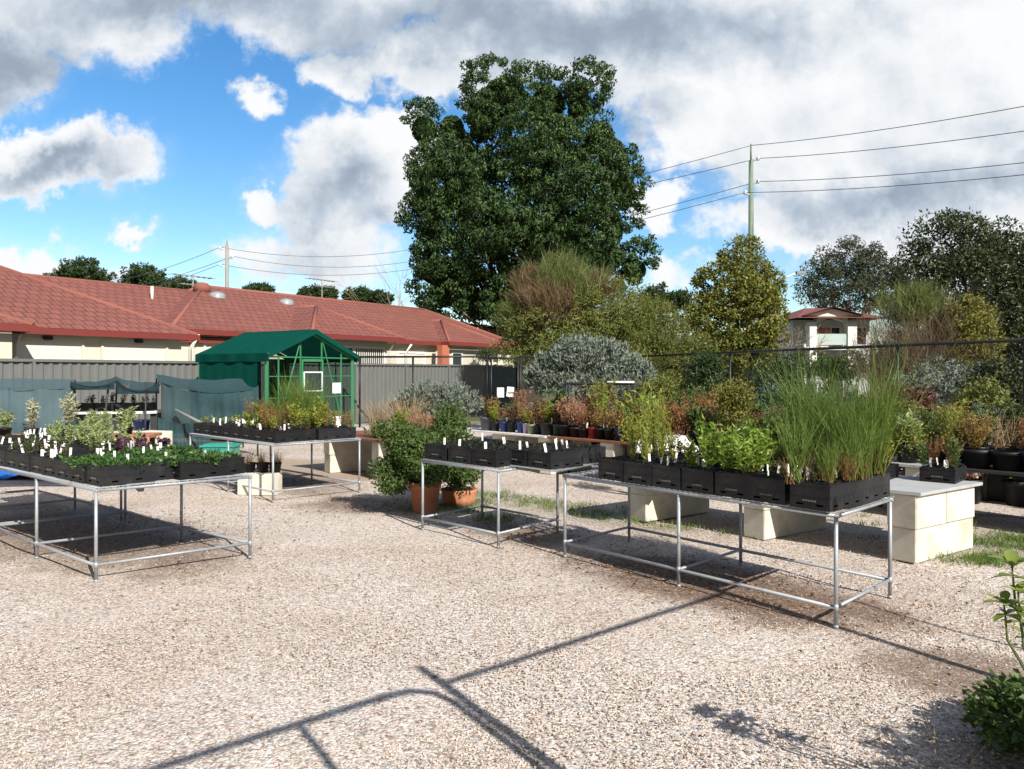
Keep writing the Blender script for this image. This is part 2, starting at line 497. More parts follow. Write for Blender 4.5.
F['darkgum'] = leafmat('dark_leaf', [(.02, .032, .014), (.042, .058, .022), (.095, .115, .042)], .2, .45, .4, .4)
F['straw'] = leafmat('straw', [(.36, .26, .15), (.45, .33, .2), (.3, .2, .12)], .2, .75, 2)
F['dry'] = leafmat('dry_twig', [(.13, .1, .06), (.19, .145, .09), (.09, .07, .04)], .1, .8, 1)
F['wattle'] = leafmat('wattle_leaf', [(.14, .15, .032), (.22, .205, .04), (.09, .11, .028)], .3, .6, .7)
F['bright'] = leafmat('bright_leaf', [(.17, .28, .035), (.25, .36, .05), (.32, .41, .08), (.12, .21, .03)], .4, .45, 4, .25)
F['lime'] = leafmat('lime_leaf', [(.24, .27, .035), (.32, .33, .05), (.18, .22, .035)], .4, .5, 4, .25)
F['low'] = leafmat('seedling_leaf', [(.028, .075, .018), (.05, .115, .025), (.085, .16, .04)], .3, .4, 6, .3)
F['mid'] = leafmat('mid_leaf', [(.045, .085, .02), (.075, .125, .03), (.11, .16, .045)], .3, .5, 3, .3)
F['darkgreen'] = leafmat('dark_green_leaf', [(.02, .045, .015), (.035, .065, .02), (.06, .09, .03)], .25, .45, 3, .3)
F['bluegreen'] = leafmat('blue_green_leaf', [(.045, .085, .065), (.07, .12, .09), (.1, .16, .12)], .25, .5, 3, .3)
F['rust'] = leafmat('rust_leaf', [(.22, .095, .04), (.29, .15, .06), (.17, .085, .04)], .3, .6, 4, .3)
F['amber'] = leafmat('amber_leaf', [(.27, .18, .045), (.34, .25, .07), (.18, .15, .045)], .3, .6, 4, .3)
F['pink'] = leafmat('pinkish_leaf', [(.38, .2, .13), (.45, .27, .18), (.3, .17, .1)], .3, .7, 4, .3)
F['maroon'] = leafmat('maroon_leaf', [(.08, .028, .025), (.12, .045, .035), (.16, .07, .05)], .25, .55, 3, .3)
F['purple'] = leafmat('purple_leaf', [(.07, .03, .06), (.1, .05, .085), (.13, .075, .1)], .25, .5, 5, .3)
F['pale'] = leafmat('variegated_leaf', [(.4, .43, .3), (.5, .52, .4), (.3, .36, .2)], .3, .6, 5, .2)
F['palegreen'] = leafmat('pale_green_leaf', [(.25, .33, .12), (.34, .41, .18), (.42, .46, .26)], .35, .5, 5, .2)
F['reed'] = leafmat('reed_blade', [(.075, .135, .02), (.12, .195, .034), (.18, .24, .056)], .3, .5, 3, .25)
F['reedbase'] = leafmat('reddish_blade', [(.24, .12, .05), (.3, .17, .06), (.18, .12, .04)], .3, .6, 3, .25)
F['grass'] = leafmat('grass_blade', [(.08, .15, .025), (.12, .2, .04), (.19, .23, .07)], .35, .6, 1.5, .3)
F['shiny'] = leafmat('glossy_leaf', [(.14, .2, .035), (.22, .28, .06), (.31, .35, .1)], .35, .3, 8, .2)

# ------------------------------------------------------------------ foliage shapes (numpy)
def unit(v): return v / (np.linalg.norm(v, axis=-1, keepdims=True) + 1e-9)
def leaves(rng, pts, out_, L, Wd, spread=.7, upb=.2, fold=.15):
    """a folded diamond leaf at every point"""
    n = len(pts)
    d = unit(np.asarray(out_) + rng.normal(0, spread, (n, 3)) + np.array([0, 0, upb]))
    sd_ = unit(np.cross(d, rng.normal(0, 1, (n, 3))))
    nm = np.cross(d, sd_)
    Ls = (L * rng.uniform(.65, 1.3, n))[:, None]
    Ws = (Wd * rng.uniform(.7, 1.25, n))[:, None]
    a = pts; tip = pts + d * Ls + nm * Ls * -.1
    mid = pts + d * Ls * .45 + nm * Ls * fold
    l = mid - sd_ * Ws * .5 - nm * Ws * .1; r = mid + sd_ * Ws * .5 - nm * Ws * .1
    V = np.stack([a, r, tip, l], 1).reshape(-1, 3)
    Fq = np.arange(4 * n).reshape(n, 4)
    return V, Fq
def blades(rng, base, dirs, L, Wd, bend=.25, seg=3):
    """long narrow tapering blades"""
    n = len(base)
    d = unit(dirs)
    Ls = (L * rng.uniform(.6, 1.15, n))[:, None]
    sd_ = unit(np.cross(d, rng.normal(0, 1, (n, 3))))
    bd = unit(np.cross(sd_, d) + rng.normal(0, .2, (n, 3))) * rng.uniform(-1, 1, (n, 1)) * bend
    rows = []
    for i in range(seg + 1):
        u_ = i / seg
        c = base + d * Ls * u_ + bd * Ls * u_ * u_ - np.array([0, 0, 1]) * Ls * abs(bend) * .25 * u_ ** 3
        wd = Wd * (1 - .85 * u_) * .5
        rows.append(c - sd_ * wd); rows.append(c + sd_ * wd)
    V = np.stack(rows, 1).reshape(-1, 3)
    k = 2 * (seg + 1)
    o_ = (np.arange(n) * k)[:, None]
    Fq = np.concatenate([o_ + np.array([2 * i, 2 * i + 1, 2 * i + 3, 2 * i + 2]) for i in range(seg)])
    return V, Fq
def sphere_pts(rng, n):
    return unit(rng.normal(0, 1, (n, 3)))
def leaves_out(rng, pts, out_, L, Wd, spread=.45, droop=.3, fold=.1):
    """leaves that lie like shingles on the clump, facing outwards"""
    n = len(pts)
    nm = unit(np.asarray(out_) + rng.normal(0, spread, (n, 3)))
    d = unit(np.cross(nm, rng.normal(0, 1, (n, 3))) + np.array([0, 0, -droop]))
    sd_ = unit(np.cross(nm, d))
    Ls = (L * rng.uniform(.65, 1.3, n))[:, None]; Ws = (Wd * rng.uniform(.7, 1.25, n))[:, None]
    a = pts - d * Ls * .5; tip = pts + d * Ls * .5 - nm * Ls * .12; mid = pts + nm * Ls * fold * .5
    V = np.stack([a, mid + sd_ * Ws * .5, tip, mid - sd_ * Ws * .5], 1).reshape(-1, 3)
    return V, np.arange(4 * n).reshape(n, 4)
def crown(rng, lobes, nclump, nleaf, rclump, L, Wd, spread=.6, upb=.15, inner=.25, flat=.8, space=0):
    """leaf clumps spread over and inside the lobes of a crown"""
    lobes = np.array(lobes, float)
    area = (lobes[:, 3] * lobes[:, 5] + lobes[:, 4] * lobes[:, 5] + lobes[:, 3] * lobes[:, 4])
    pick = rng.choice(len(lobes), nclump, p=area / area.sum())
    dd = sphere_pts(rng, nclump)
    rad = np.where(rng.random(nclump) < inner, rng.uniform(.3, .8, nclump), rng.uniform(.82, 1.05, nclump))
    cen = lobes[pick, :3] + dd * lobes[pick, 3:] * rad[:, None]
    if space:
        keep = []
        for i in range(nclump):
            if all(((cen[i] - cen[j]) ** 2).sum() > (space * (1 if rad[i] > .8 else 1.4)) ** 2 for j in keep): keep.append(i)
        cen, dd, nclump = cen[keep], dd[keep], len(keep)
    rc = rclump * rng.uniform(.6, 1.3, nclump)
    m_ = np.repeat(np.arange(nclump), nleaf)
    q = sphere_pts(rng, len(m_))
    rr = rng.uniform(.35, 1.0, len(m_)) ** .6
    pts = cen[m_] + q * (rc[m_] * rr)[:, None] * np.array([1, 1, flat])
    outd = unit(q + dd[m_] * .6)
    h = len(pts) // 3
    p_ = rng.permutation(len(pts)); a, b = p_[:h], p_[h:]
    v1, f1 = leaves(rng, pts[a], outd[a], L, Wd, spread, upb); v2, f2 = leaves_out(rng, pts[b], outd[b] + np.array([0, 0, .25]), L, Wd, spread * .75, -upb)
    return np.concatenate([v1, v2]), np.concatenate([f1, f2 + len(v1)])
def limbs(mb, rng, base, tips, r0, mi=0, k=6):
    base = Vector(base)
    for tp_ in tips:
        tp_ = Vector(tp_)
        mid = base.lerp(tp_, .5) + Vector(rng.normal(0, .06, 3)) * (tp_ - base).length
        mb.tube([base, mid, tp_], [r0, r0 * .6, r0 * .2], k, mi)
# ------------------------------------------------------------------ ground
def gmat():
    m, t, o = mat('gravel_ground')
    p = t.n('ShaderNodeBsdfPrincipled')
    pos = t.n('ShaderNodeNewGeometry').outputs['Position']
    sp = t.n('ShaderNodeSeparateXYZ'); t.put(sp.inputs[0], pos)
    X, Y = sp.outputs[0], sp.outputs[1]
    wp = t.vm('ADD', pos, t.vm('SCALE', t.noise(pos, 40, 2, color=True), sc=.012))
    vo = t.n('ShaderNodeTexVoronoi', feature='F1'); vo.inputs['Scale'].default_value = 47
    t.put(vo.inputs['Vector'], wp)
    v2 = t.n('ShaderNodeTexVoronoi', feature='F1'); v2.inputs['Scale'].default_value = 78
    t.put(v2.inputs['Vector'], wp)
    def stones(v):
        sc_ = t.n('ShaderNodeSeparateColor'); t.put(sc_.inputs[0], v.outputs['Color'])
        return t.ramp(sc_.outputs[0], [(0, (.2, .155, .13)), (.07, (.4, .32, .27)), (.16, (.6, .49, .42)), (.3, (.67, .615, .56)), (.46, (.53, .505, .485)),
                                       (.58, (.73, .685, .63)), (.72, (.63, .47, .385)), (.78, (.69, .64, .59)), (.88, (.79, .76, .72)), (.97, (.37, .355, .35))])
    pick = t.m('GREATER_THAN', t.noise(pos, 26, 2), .5)
    c = t.mix(pick, stones(vo), stones(v2))
    edge = t.m('ADD', t.m('MULTIPLY', t.m('SUBTRACT', 1.0, pick), vo.outputs['Distance']), t.m('MULTIPLY', pick, v2.outputs['Distance']))
    c = t.mix(t.sstep(edge, .42, .84, 0, .66), c, (.12, .095, .075))
    big = t.noise(pos, .55, 5, .6)
    c = t.mix(t.sstep(big, .35, .7), c, t.mix(1.0, c, (.88, .83, .79), 'MULTIPLY'))
    st_ = t.n('ShaderNodeMapping'); st_.inputs['Rotation'].default_value = (0, 0, R(-18)); st_.inputs['Scale'].default_value = (.12, .85, 1); t.put(st_.inputs[0], pos)
    trk = t.noise(st_.outputs[0], 1.6, 6, .6)
    c = t.mix(t.sstep(trk, .52, .66, 0, .4), c, t.mix(1.0, c, (.8, .7, .6), 'MULTIPLY'))
    # dirt and debris: a trodden strip, the ground below the benches (table shade painted in too), the bed by the path
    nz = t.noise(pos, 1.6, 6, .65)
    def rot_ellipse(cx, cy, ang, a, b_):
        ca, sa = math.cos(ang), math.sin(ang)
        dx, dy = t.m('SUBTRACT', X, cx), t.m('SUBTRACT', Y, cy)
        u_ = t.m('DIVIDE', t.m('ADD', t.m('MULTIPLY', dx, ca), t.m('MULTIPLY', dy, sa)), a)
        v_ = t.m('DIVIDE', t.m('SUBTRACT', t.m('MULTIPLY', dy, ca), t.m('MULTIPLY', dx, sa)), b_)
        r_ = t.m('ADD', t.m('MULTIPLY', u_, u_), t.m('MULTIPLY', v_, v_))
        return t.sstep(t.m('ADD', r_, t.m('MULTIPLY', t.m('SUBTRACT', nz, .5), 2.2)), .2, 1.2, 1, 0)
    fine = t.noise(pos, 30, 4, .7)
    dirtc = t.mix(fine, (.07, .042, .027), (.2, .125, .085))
    mulch_shade = rot_ellipse(1.55, 6.0, R(-47), 1.7, .75)
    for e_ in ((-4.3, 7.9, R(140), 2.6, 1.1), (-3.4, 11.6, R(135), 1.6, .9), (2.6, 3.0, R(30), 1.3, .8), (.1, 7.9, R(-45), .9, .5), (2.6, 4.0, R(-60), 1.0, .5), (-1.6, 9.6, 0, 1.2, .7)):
        mulch_shade = t.m('MAXIMUM', mulch_shade, t.m('MULTIPLY', rot_ellipse(*e_), .8))
    c = t.mix(t.m('MULTIPLY', mulch_shade, t.sstep(fine, .3, .55, .35, .97)), c, dirtc)
    road = t.mix(t.noise(pos, 18, 5, .7), (.27, .2, .145), (.4, .31, .23))
    d_ = t.m('ADD', t.m('ADD', t.m('MULTIPLY', X, .25), Y), t.m('MULTIPLY', t.m('SUBTRACT', nz, .5), 1.6))
    rm = t.m('MULTIPLY', t.m('MULTIPLY', t.sstep(d_, 10.9, 11.5), t.sstep(d_, 13.2, 14.2, 1, 0)), t.sstep(X, -2.2, -1.0, 1, 0))
    c = t.mix(t.m('MULTIPLY', rm, .8), c, road)
    far = t.sstep(t.m('ADD', Y, t.m('MULTIPLY', nz, 3.0)), 25, 28)
    c = t.mix(far, c, t.mix(t.noise(pos, .4, 5), (.06, .085, .03), (.14, .14, .06)))
    gm = None
    for e_ in ((.55, 9.4, R(-45), 2.6, .55), (4.9, 7.2, R(-45), 1.5, .8), (-.9, 9.5, 0, .8, .6)):
        q = rot_ellipse(*e_); gm = q if gm is None else t.m('MAXIMUM', gm, q)
    c = t.mix(t.m('MULTIPLY', gm, .45), c, t.mix(fine, (.1, .1, .04), (.2, .17, .09)))
    t.put(p.inputs['Base Color'], c)
    p.inputs['Roughness'].default_value = .85
    p.inputs['Specular IOR Level'].default_value = .3
    h = t.m('ADD', t.m('MULTIPLY', t.m('SUBTRACT', 1.0, edge), 1.0), t.m('MULTIPLY', t.noise(pos, 7, 4), .8))
    b = t.n('ShaderNodeBump'); b.inputs['Strength'].default_value = .7; b.inputs['Distance'].default_value = .009
    t.put(b.inputs['Height'], h); t.put(p.inputs['Normal'], b.outputs[0])
    t.put(o.inputs[0], p.outputs[0])
    return m
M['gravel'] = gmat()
mb = MB()
xs = np.array([-900, -300, -100, -40] + list(np.linspace(-16, 16, 65)) + [40, 100, 300, 900], float)
ys = np.array([-300, -60, -15] + list(np.linspace(-4, 30, 69)) + [45, 80, 150, 400, 1500], float)
gx, gy = np.meshgrid(xs, ys, indexing='ij')
rng = np.random.default_rng(1)
near = np.exp(-((gx / 18) ** 4)) * np.exp(-(((gy - 12) / 18) ** 4))
gz = (rng.normal(0, .006, gx.shape) + .012 * np.sin(gx * 1.3) * np.cos(gy * 1.1)) * near - .006
mb.grid(np.stack([gx, gy, gz], -1))
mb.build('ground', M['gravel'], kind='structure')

# loose stones lying on top of the gravel near the camera: past counting
def stone_mesh():
    rng = np.random.default_rng(5)
    n = 60000
    Y = 2.6 + 8.0 * rng.random(n) ** 1.5
    X = (rng.random(n) * 2 - 1) * (.72 * Y + .3)
    ok = np.ones(n, bool)
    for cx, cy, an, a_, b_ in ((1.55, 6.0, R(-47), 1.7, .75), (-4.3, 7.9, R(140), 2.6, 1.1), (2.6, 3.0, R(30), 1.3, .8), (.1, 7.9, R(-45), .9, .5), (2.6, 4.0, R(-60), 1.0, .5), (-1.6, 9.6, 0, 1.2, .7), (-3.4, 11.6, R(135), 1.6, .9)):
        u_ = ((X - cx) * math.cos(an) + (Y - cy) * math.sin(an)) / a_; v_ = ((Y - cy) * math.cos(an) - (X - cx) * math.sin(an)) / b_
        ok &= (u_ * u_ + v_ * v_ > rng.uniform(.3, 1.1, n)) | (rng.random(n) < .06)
    X, Y = X[ok], Y[ok]; n = len(X)
    c = np.stack([X, Y, np.full(n, -.002)], -1)
    oc = np.array([(1, 0, 0), (0, 1, 0), (-1, 0, 0), (0, -1, 0), (0, 0, 1), (0, 0, -1)], float)
    v = oc[None] * (rng.uniform(.003, .009, (n, 1, 1)) * rng.uniform(.6, 1.3, (n, 1, 3))) * np.array([1, 1, .75])
    v += rng.normal(0, .0012, v.shape)
    a = rng.random(n) * 6.28
    ca, sa = np.cos(a)[:, None], np.sin(a)[:, None]
    v = np.stack([v[..., 0] * ca - v[..., 1] * sa, v[..., 0] * sa + v[..., 1] * ca, v[..., 2]], -1) + c[:, None]
    f = np.array([(0, 1, 4), (1, 2, 4), (2, 3, 4), (3, 0, 4), (1, 0, 5), (2, 1, 5), (3, 2, 5), (0, 3, 5)])
    Fq = (f[None] + (np.arange(n) * 6)[:, None, None]).reshape(-1, 3)
    return v.reshape(-1, 3), Fq
m, t, o = mat('loose_stone')
p = t.n('ShaderNodeBsdfPrincipled')
gi = t.n('ShaderNodeNewGeometry')
t.put(p.inputs['Base Color'], t.ramp(gi.outputs['Random Per Island'], [(0, (.16, .12, .09)), (.12, (.36, .28, .22)), (.3, (.52, .46, .39)), (.5, (.42, .39, .36)), (.65, (.57, .52, .46)), (.8, (.5, .37, .28)), (.9, (.62, .58, .54)), (1, (.3, .28, .26))]))
p.inputs['Roughness'].default_value = .8
t.put(o.inputs[0], p.outputs[0])
M['stone'] = m
MB().add(*stone_mesh(), smooth=True).build('loose_gravel', M['stone'], kind='stuff', label='loose pinkish gravel stones over the yard in front of the tables', cat='gravel')

def litter():
    rng = np.random.default_rng(18); B = []
    for cx, cy, an, a_, b_, n in ((1.55, 6.0, -47, 1.9, .9, 700), (-4.0, 7.9, 140, 2.6, 1.2, 600), (2.4, 3.2, 30, 1.3, .8, 320), (.1, 7.9, -45, 1.0, .6, 220), (-1.6, 9.4, 0, 1.3, .8, 240), (-3.4, 11.6, 135, 1.6, .9, 200), (0, 6, 0, 6, 3, 160)):
        q = rng.normal(0, .45, (n, 2)) * np.array([a_, b_]); ca, sa = math.cos(R(an)), math.sin(R(an))
        B.append(np.stack([cx + q[:, 0] * ca - q[:, 1] * sa, cy + q[:, 0] * sa + q[:, 1] * ca, np.full(n, .008)], -1))
    B = np.concatenate(B); d = rng.normal(0, 1, B.shape); d[:, 2] = rng.uniform(-.05, .25, len(B))
    return leaves(rng, B, d, .04, .013, .1, 0, .2)
MB().add(*litter()).build('leaf_litter', leafmat('dead_leaf', [(.09, .05, .03), (.2, .12, .07), (.3, .2, .12), (.05, .03, .02)], .1, .8, 2), kind='stuff', label='dry brown leaf litter scattered under the benches and over the gravel', cat='leaf litter')

# grass between the benches
def grass_patch():
    rng = np.random.default_rng(8)
    B = []
    for (cx, cy, ang, a, b, n) in ((.5, 9.5, -45, 2.6, .42, 1700), (5.0, 7.25, -45, 1.5, .7, 4200), (4.15, 6.75, 30, .5, .22, 900), (-.6, 9.3, 0, .9, .5, 900), (-.2, 8.6, 0, .5, .2, 350), (6.8, 6.2, 0, 1.2, .8, 2600)):
        k = n // 26
        q = rng.normal(0, .42, (k, 2)) * np.array([a, b])
        q = np.repeat(q, 26, 0) + rng.normal(0, .06, (k * 26, 2))
        ca, sa = math.cos(R(ang)), math.sin(R(ang))
        B.append(np.stack([cx + q[:, 0] * ca - q[:, 1] * sa, cy + q[:, 0] * sa + q[:, 1] * ca, np.zeros(len(q))], -1))
    B = np.concatenate(B)
    d = rng.normal(0, .55, B.shape); d[:, 2] = 1
    return blades(rng, B, d, .075, .008, .5, 2)
MB().add(*grass_patch()).build('grass', F['grass'], kind='stuff', label='patchy green grass growing through the gravel behind the benches', cat='grass')

# ------------------------------------------------------------------ villas behind the fence
F0 = Vector((-10.6, 16, 0)); HU = Vector((.548, .8365, 0)); HV = Vector((-.8365, .548, 0))
def H(t_, s_, z=0.0): return F0 + HU * t_ + HV * s_ + Vector((0, 0, z))
def t_at(px, s_):
    k = (px - CX) / FPX; b = F0 + HV * s_
    return (k * b.y - b.x) / (HU.x - k * HU.y)
HM = Matrix(((HU.x, HV.x, 0, F0.x), (HU.y, HV.y, 0, F0.y), (0, 0, 1, 0), (0, 0, 0, 1)))
def hbox(mb, t0, t1, s0, s1, z0, z1, mi=0): mb.box((t0, s0, z0), (t1, s1, z1), mi, HM); return mb
class Roof:
    def __init__(s): s.P = []; s.U = []; s.caps = MB(); s.gut = MB()
    def face(s, pts, eave, upd):
        e = Vector(eave).normalized(); upv = Vector(upd).normalized()
        s.P.append([Vector(p) for p in pts]); s.U.append([(p.dot(e), p.dot(upv)) for p in s.P[-1]])
    def cap(s, a, b): s.caps.tube([a - Vector((0, 0, .02)), b - Vector((0, 0, .02))], .075, 6)
    def hip(s, t0, t1, s0, s1, ze, pitch=.5, axis='t', h0=True, h1=True, gut=True):
        w_ = ((s1 - s0) if axis == 't' else (t1 - t0)) / 2
        zr = ze + w_ * pitch
        c = [H(t0, s0, ze), H(t1, s0, ze), H(t1, s1, ze), H(t0, s1, ze)]
        if axis == 't':
            a = H(t0 + (w_ if h0 else 0), s0 + w_, zr); b = H(t1 - (w_ if h1 else 0), s0 + w_, zr)
            s.face([c[0], c[1], b, a], HU, HV + Vector((0, 0, pitch)))
            s.face([c[2], c[3], a, b], HU, -HV + Vector((0, 0, pitch)))
            s.face([c[3], c[0], a], HV, HU + Vector((0, 0, pitch)))
            s.face([c[1], c[2], b], HV, -HU + Vector((0, 0, pitch)))
            s.cap(a, b)
            if h0: s.cap(c[0], a); s.cap(c[3], a)
            if h1: s.cap(c[1], b); s.cap(c[2], b)
        else:
            a = H(t0 + w_, s0 + (w_ if h0 else 0), zr); b = H(t0 + w_, s1, zr)
            s.face([c[0], c[1], a], HU, HV + Vector((0, 0, pitch)))
            s.face([c[1], c[2], b, a], HV, -HU + Vector((0, 0, pitch)))
            s.face([c[3], c[0], a, b], HV, HU + Vector((0, 0, pitch)))
            s.cap(c[0], a); s.cap(c[1], a); s.cap(a, b)
        if gut:
            hbox(s.gut, t0 - .06, t1 + .06, s0 - .06, s0 + .0, ze - .17, ze - .01)
            hbox(s.gut, t1 + .0, t1 + .06, s0, s1, ze - .168, ze - .012)
            hbox(s.gut, t0 - .06, t0, s0, s1, ze - .168, ze - .012)
    def soffit(s, mb, t0, t1, s0, s1, ze): hbox(mb, t0 + .01, t1 - .01, s0 + .01, s1 - .01, ze - .15, ze - .1)
    def build(s, parent):
        V, Fs, UV = [], [], []
        for P, U in zip(s.P, s.U):
            Fs.append(tuple(range(len(V), len(V) + len(P)))); V += [tuple(p) for p in P]; UV += U
        me = bpy.data.meshes.new('roof'); me.from_pydata(V, [], Fs)
        ul = me.uv_layers.new(name='UVMap')
        for l in me.loops: ul.data[l.index].uv = UV[l.vertex_index]
        me.materials.append(M['tiles'])
        r_ = link('roof', me, parent)
        s.caps.build('ridge_cap', M['ridge'], r_)
        s.gut.build('gutter', M['gutter'], r_)
        return r_
def window(parent, t0, t1, s_, z0, z1, pane, frame=None, slats=0, name='window', fw=.07):
    mb = MB(); e = .05
    for (a, b, c, d) in ((t0 - fw, t0, z0 - fw, z1 + fw), (t1, t1 + fw, z0 - fw, z1 + fw), (t0, t1, z1, z1 + fw), (t0, t1, z0 - fw, z0)):
        hbox(mb, a, b, s_ - e, s_ + .02, c, d)
    f_ = mb.build(name, frame or M['white'], parent)
    pb = MB(); hbox(pb, t0, t1, s_ - .012, s_ + .015, z0, z1)
    if slats:
        for i in range(slats):
            x = t0 + (t1 - t0) * (i + .5) / slats
            hbox(pb, x - .02, x + .02, s_ - .03, s_ - .014, z0, z1, 1)
    pb.build('pane' if pane is not M['offwhite'] else 'shutter', [pane, M['offwhite']], f_)
    return f_
# the nearer villa: long cream wall with two shuttered openings
va = empty('villa', H(0, 3), 0, 'nearer cream villa with red hip roof above the grey fence', 'house')
va.location = (0, 0, 0)
wl = MB(); hbox(wl, -14, 5.95, 2.78, 9.6, 0, 2.66); hbox(wl, -14, t_at(12, 2.0), 2.0, 3.2, 0, 2.655)
wl.build('wall', M['cream'], va)
r = Roof(); r.hip(-14.5, 6.28, 2.5, 10.1, 2.75, .5); r.hip(-12, t_at(33, 1.75), 1.75, 6, 2.765, .45, axis='t', h0=True, h1=True)
r.build(va)
sf = MB(); hbox(sf, -14.4, 6.2, 2.52, 10, 2.6, 2.64); sf.build('soffit', M['cream'], va)
for a, b in ((14, 81), (103, 165)):
    window(va, t_at(a, 2.78), t_at(b, 2.78), 2.78, 1.1, 2.42, M['offwhite'], M['cream'])
for px in (12.6, 186):
    t_ = t_at(px, 2.9); dp = MB(); dp.tube([H(t_, 2.72, 0), H(t_, 2.72, 2.3), H(t_, 2.5, 2.58)], .045, 8); dp.build('downpipe', M['cream'], va)
for px in (47, 138):
    t_ = t_at(px, 2.75); l_ = MB(); hbox(l_, t_ - .1, t_ + .1, 2.66, 2.779, 2.46, 2.56); l_.build('wall_light', M['blackmetal'], va)
# the longer villa behind and beyond
vb = empty('villa', (0, 0, 0), 0, 'long cream villa with stepped red tiled roof beyond the greenhouse', 'house')
wl = MB()
hbox(wl, -10, 9, 4.5, 11, 0, 2.66); hbox(wl, 6.9, 26.1, 4.3, 11, 0, 2.9); hbox(wl, 11.4, 15.3, 3.3, 4.6, 0, 2.9); hbox(wl, 20.0, 23.6, 3.9, 4.6, 0, 2.9)
wl.build('wall', M['cream'], vb)
r = Roof()
r.hip(-11, 12, 4.2, 11.8, 2.75, .5, h1=False); r.hip(6.4, 26.6, 4.0, 11.4, 3.0, .5)
r.hip(10.96, 15.76, 2.8, 8.0, 3.01, .5, axis='s'); r.hip(19.6, 24.2, 3.5, 8.0, 3.012, .5, axis='s')
r.build(vb)
sf = MB(); hbox(sf, 6.5, 26.5, 4.03, 11.3, 2.84, 2.88); hbox(sf, 11.0, 15.7, 2.84, 4.0, 2.845, 2.885); sf.build('soffit', M['cream'], vb)
window(vb, t_at(205, 4.3), t_at(246, 4.3), 4.3, .3, 2.6, M['offwhite'], slats=5)
window(vb, t_at(338, 3.3), t_at(352, 3.3), 3.3, .9, 2.55, M['glassdark'], slats=0)
window(vb, t_at(354, 3.3), t_at(383, 3.3), 3.3, .5, 2.55, M['glassdark'], slats=14)
window(vb, t_at(398, 4.3), t_at(424, 4.3), 4.3, .5, 2.45, M['offwhite'])
window(vb, t_at(437, 3.9), t_at(441, 3.9), 3.9, .6, 2.5, M['glassdark'])
window(vb, t_at(452, 3.9), t_at(461, 3.9), 3.9, .6, 2.5, M['glassdark'])
pp = MB(); t_ = t_at(446, 3.55); hbox(pp, t_ - .25, t_ + .25, 3.56, 3.86, 0, 2.84); pp.build('porch_post', M['brickbrown'], vb)
for px, s_ in ((406, 4.22), (193, 4.22), (389, 3.2)):
    t_ = t_at(px, s_); dp = MB(); dp.tube([H(t_, s_, 0), H(t_, s_, 2.5), H(t_, s_ - .3, 2.82)], .045, 8); dp.build('downpipe', M['white'], vb)
def on_roof(px, s_, ze, s0, pitch=.5): 
    t_ = t_at(px, s_); return t_, ze + (s_ - s0) * pitch
for px, s_ in ((217, 6.9), (286, 6.9)):
    t_, z_ = on_roof(px, s_, 3.0, 4.0)
    k = MB(); k.lathe([(.3, -.12), (.3, .04), (.22, .1), (.1, .14), (.001, .15)], 16, 0, tuple(H(t_, s_, z_))); k.build('skylight', M['skylight'], vb)
t_, z_ = on_roof(152, 7.0, 2.75, 4.2); k = MB(); k.tube([H(t_, 7, z_ - .1), H(t_, 7, z_ + .42)], .05, 8); k.build('vent_pipe', M['white'], vb)
t_, z_ = on_roof(202, 7.4, 2.75, 4.2); k = MB(); k.lathe([(.2, -.2), (.2, .12), (.3, .14), (.3, .36), (.2, .46), (.001, .5)], 14, 0, tuple(H(t_, 7.4, z_ + .1))); k.build('roof_ventilator', M['ridge'], vb)
def aerial(px, top, Y, label):
    p_ = at(px, 296, Y); tp_ = at(px, top, Y)
    k = MB(); k.tube([p_ - Vector((0, 0, 1.2)), tp_], .03, 6)
    dx = HU
    for i, (dz, ln) in enumerate(((0, .9), (-.35, .55))):
        c = tp_ + Vector((0, 0, dz - .05)); k.tube([c - dx * ln, c + dx * ln], .022, 6)
        for j in np.linspace(-ln, ln, 8): k.tube([c + dx * float(j) - HV * .28, c + dx * float(j) + HV * .28], .012, 4)
    rebase(k.build('television_aerial', M['polegrey'], None, label, 'aerial'), p_)
aerial(193, 275, 31, 'thin rooftop television aerial near the round red roof ventilator')
aerial(322, 279, 40, 'rooftop television aerial on the far ridge among the distant trees')

# ------------------------------------------------------------------ fences
def fence_sheet():
    o = MB(); n = 220; t0, t1 = -9, 19.5
    prof = []
    x = t0
    while x < t1:
        prof += [(x, 0), (x + .03, .03), (x + .12, .03), (x + .15, 0)]; x += .2
    prof = [(a, b) for a, b in prof if a <= t1]
    o.grid([[H(a, b - .02, 0), H(a, b - .02, 1.87)] for a, b in prof], 0, False)
    return o
fa = empty('sheet_fence', (0, 0, 0), 0, 'grey corrugated sheet steel fence in front of the cream villas', 'fence')
fence_sheet().build('panel', M['colorbond'], fa)
cp = MB(); hbox(cp, -9, 19.5, -.06, .06, 1.87, 1.93); hbox(cp, -9, 19.5, -.05, .05, .02, .1); cp.build('rail', M['colorbond'], fa)
x = -9.0
while x < 19.6:
    k = MB(); hbox(k, x - .03, x + .03, -.07, -.021, 0, 1.868); k.build('post', M['colorbond'], fa); x += 2.4
def uvsheet(name, quad, parent, m_):
    a, b, c, d = [Vector(p) for p in quad]
    me = bpy.data.meshes.new(name); me.from_pydata([tuple(a), tuple(b), tuple(c), tuple(d)], [], [(0, 1, 2, 3)])
    ul = me.uv_layers.new(name='UVMap')
    for l, uv_ in zip(me.loops, ((0, 0), ((b - a).length, 0), ((b - a).length, (c - b).length), (0, (c - b).length))): ul.data[l.index].uv = uv_
    me.materials.append(m_); return link(name, me, parent)
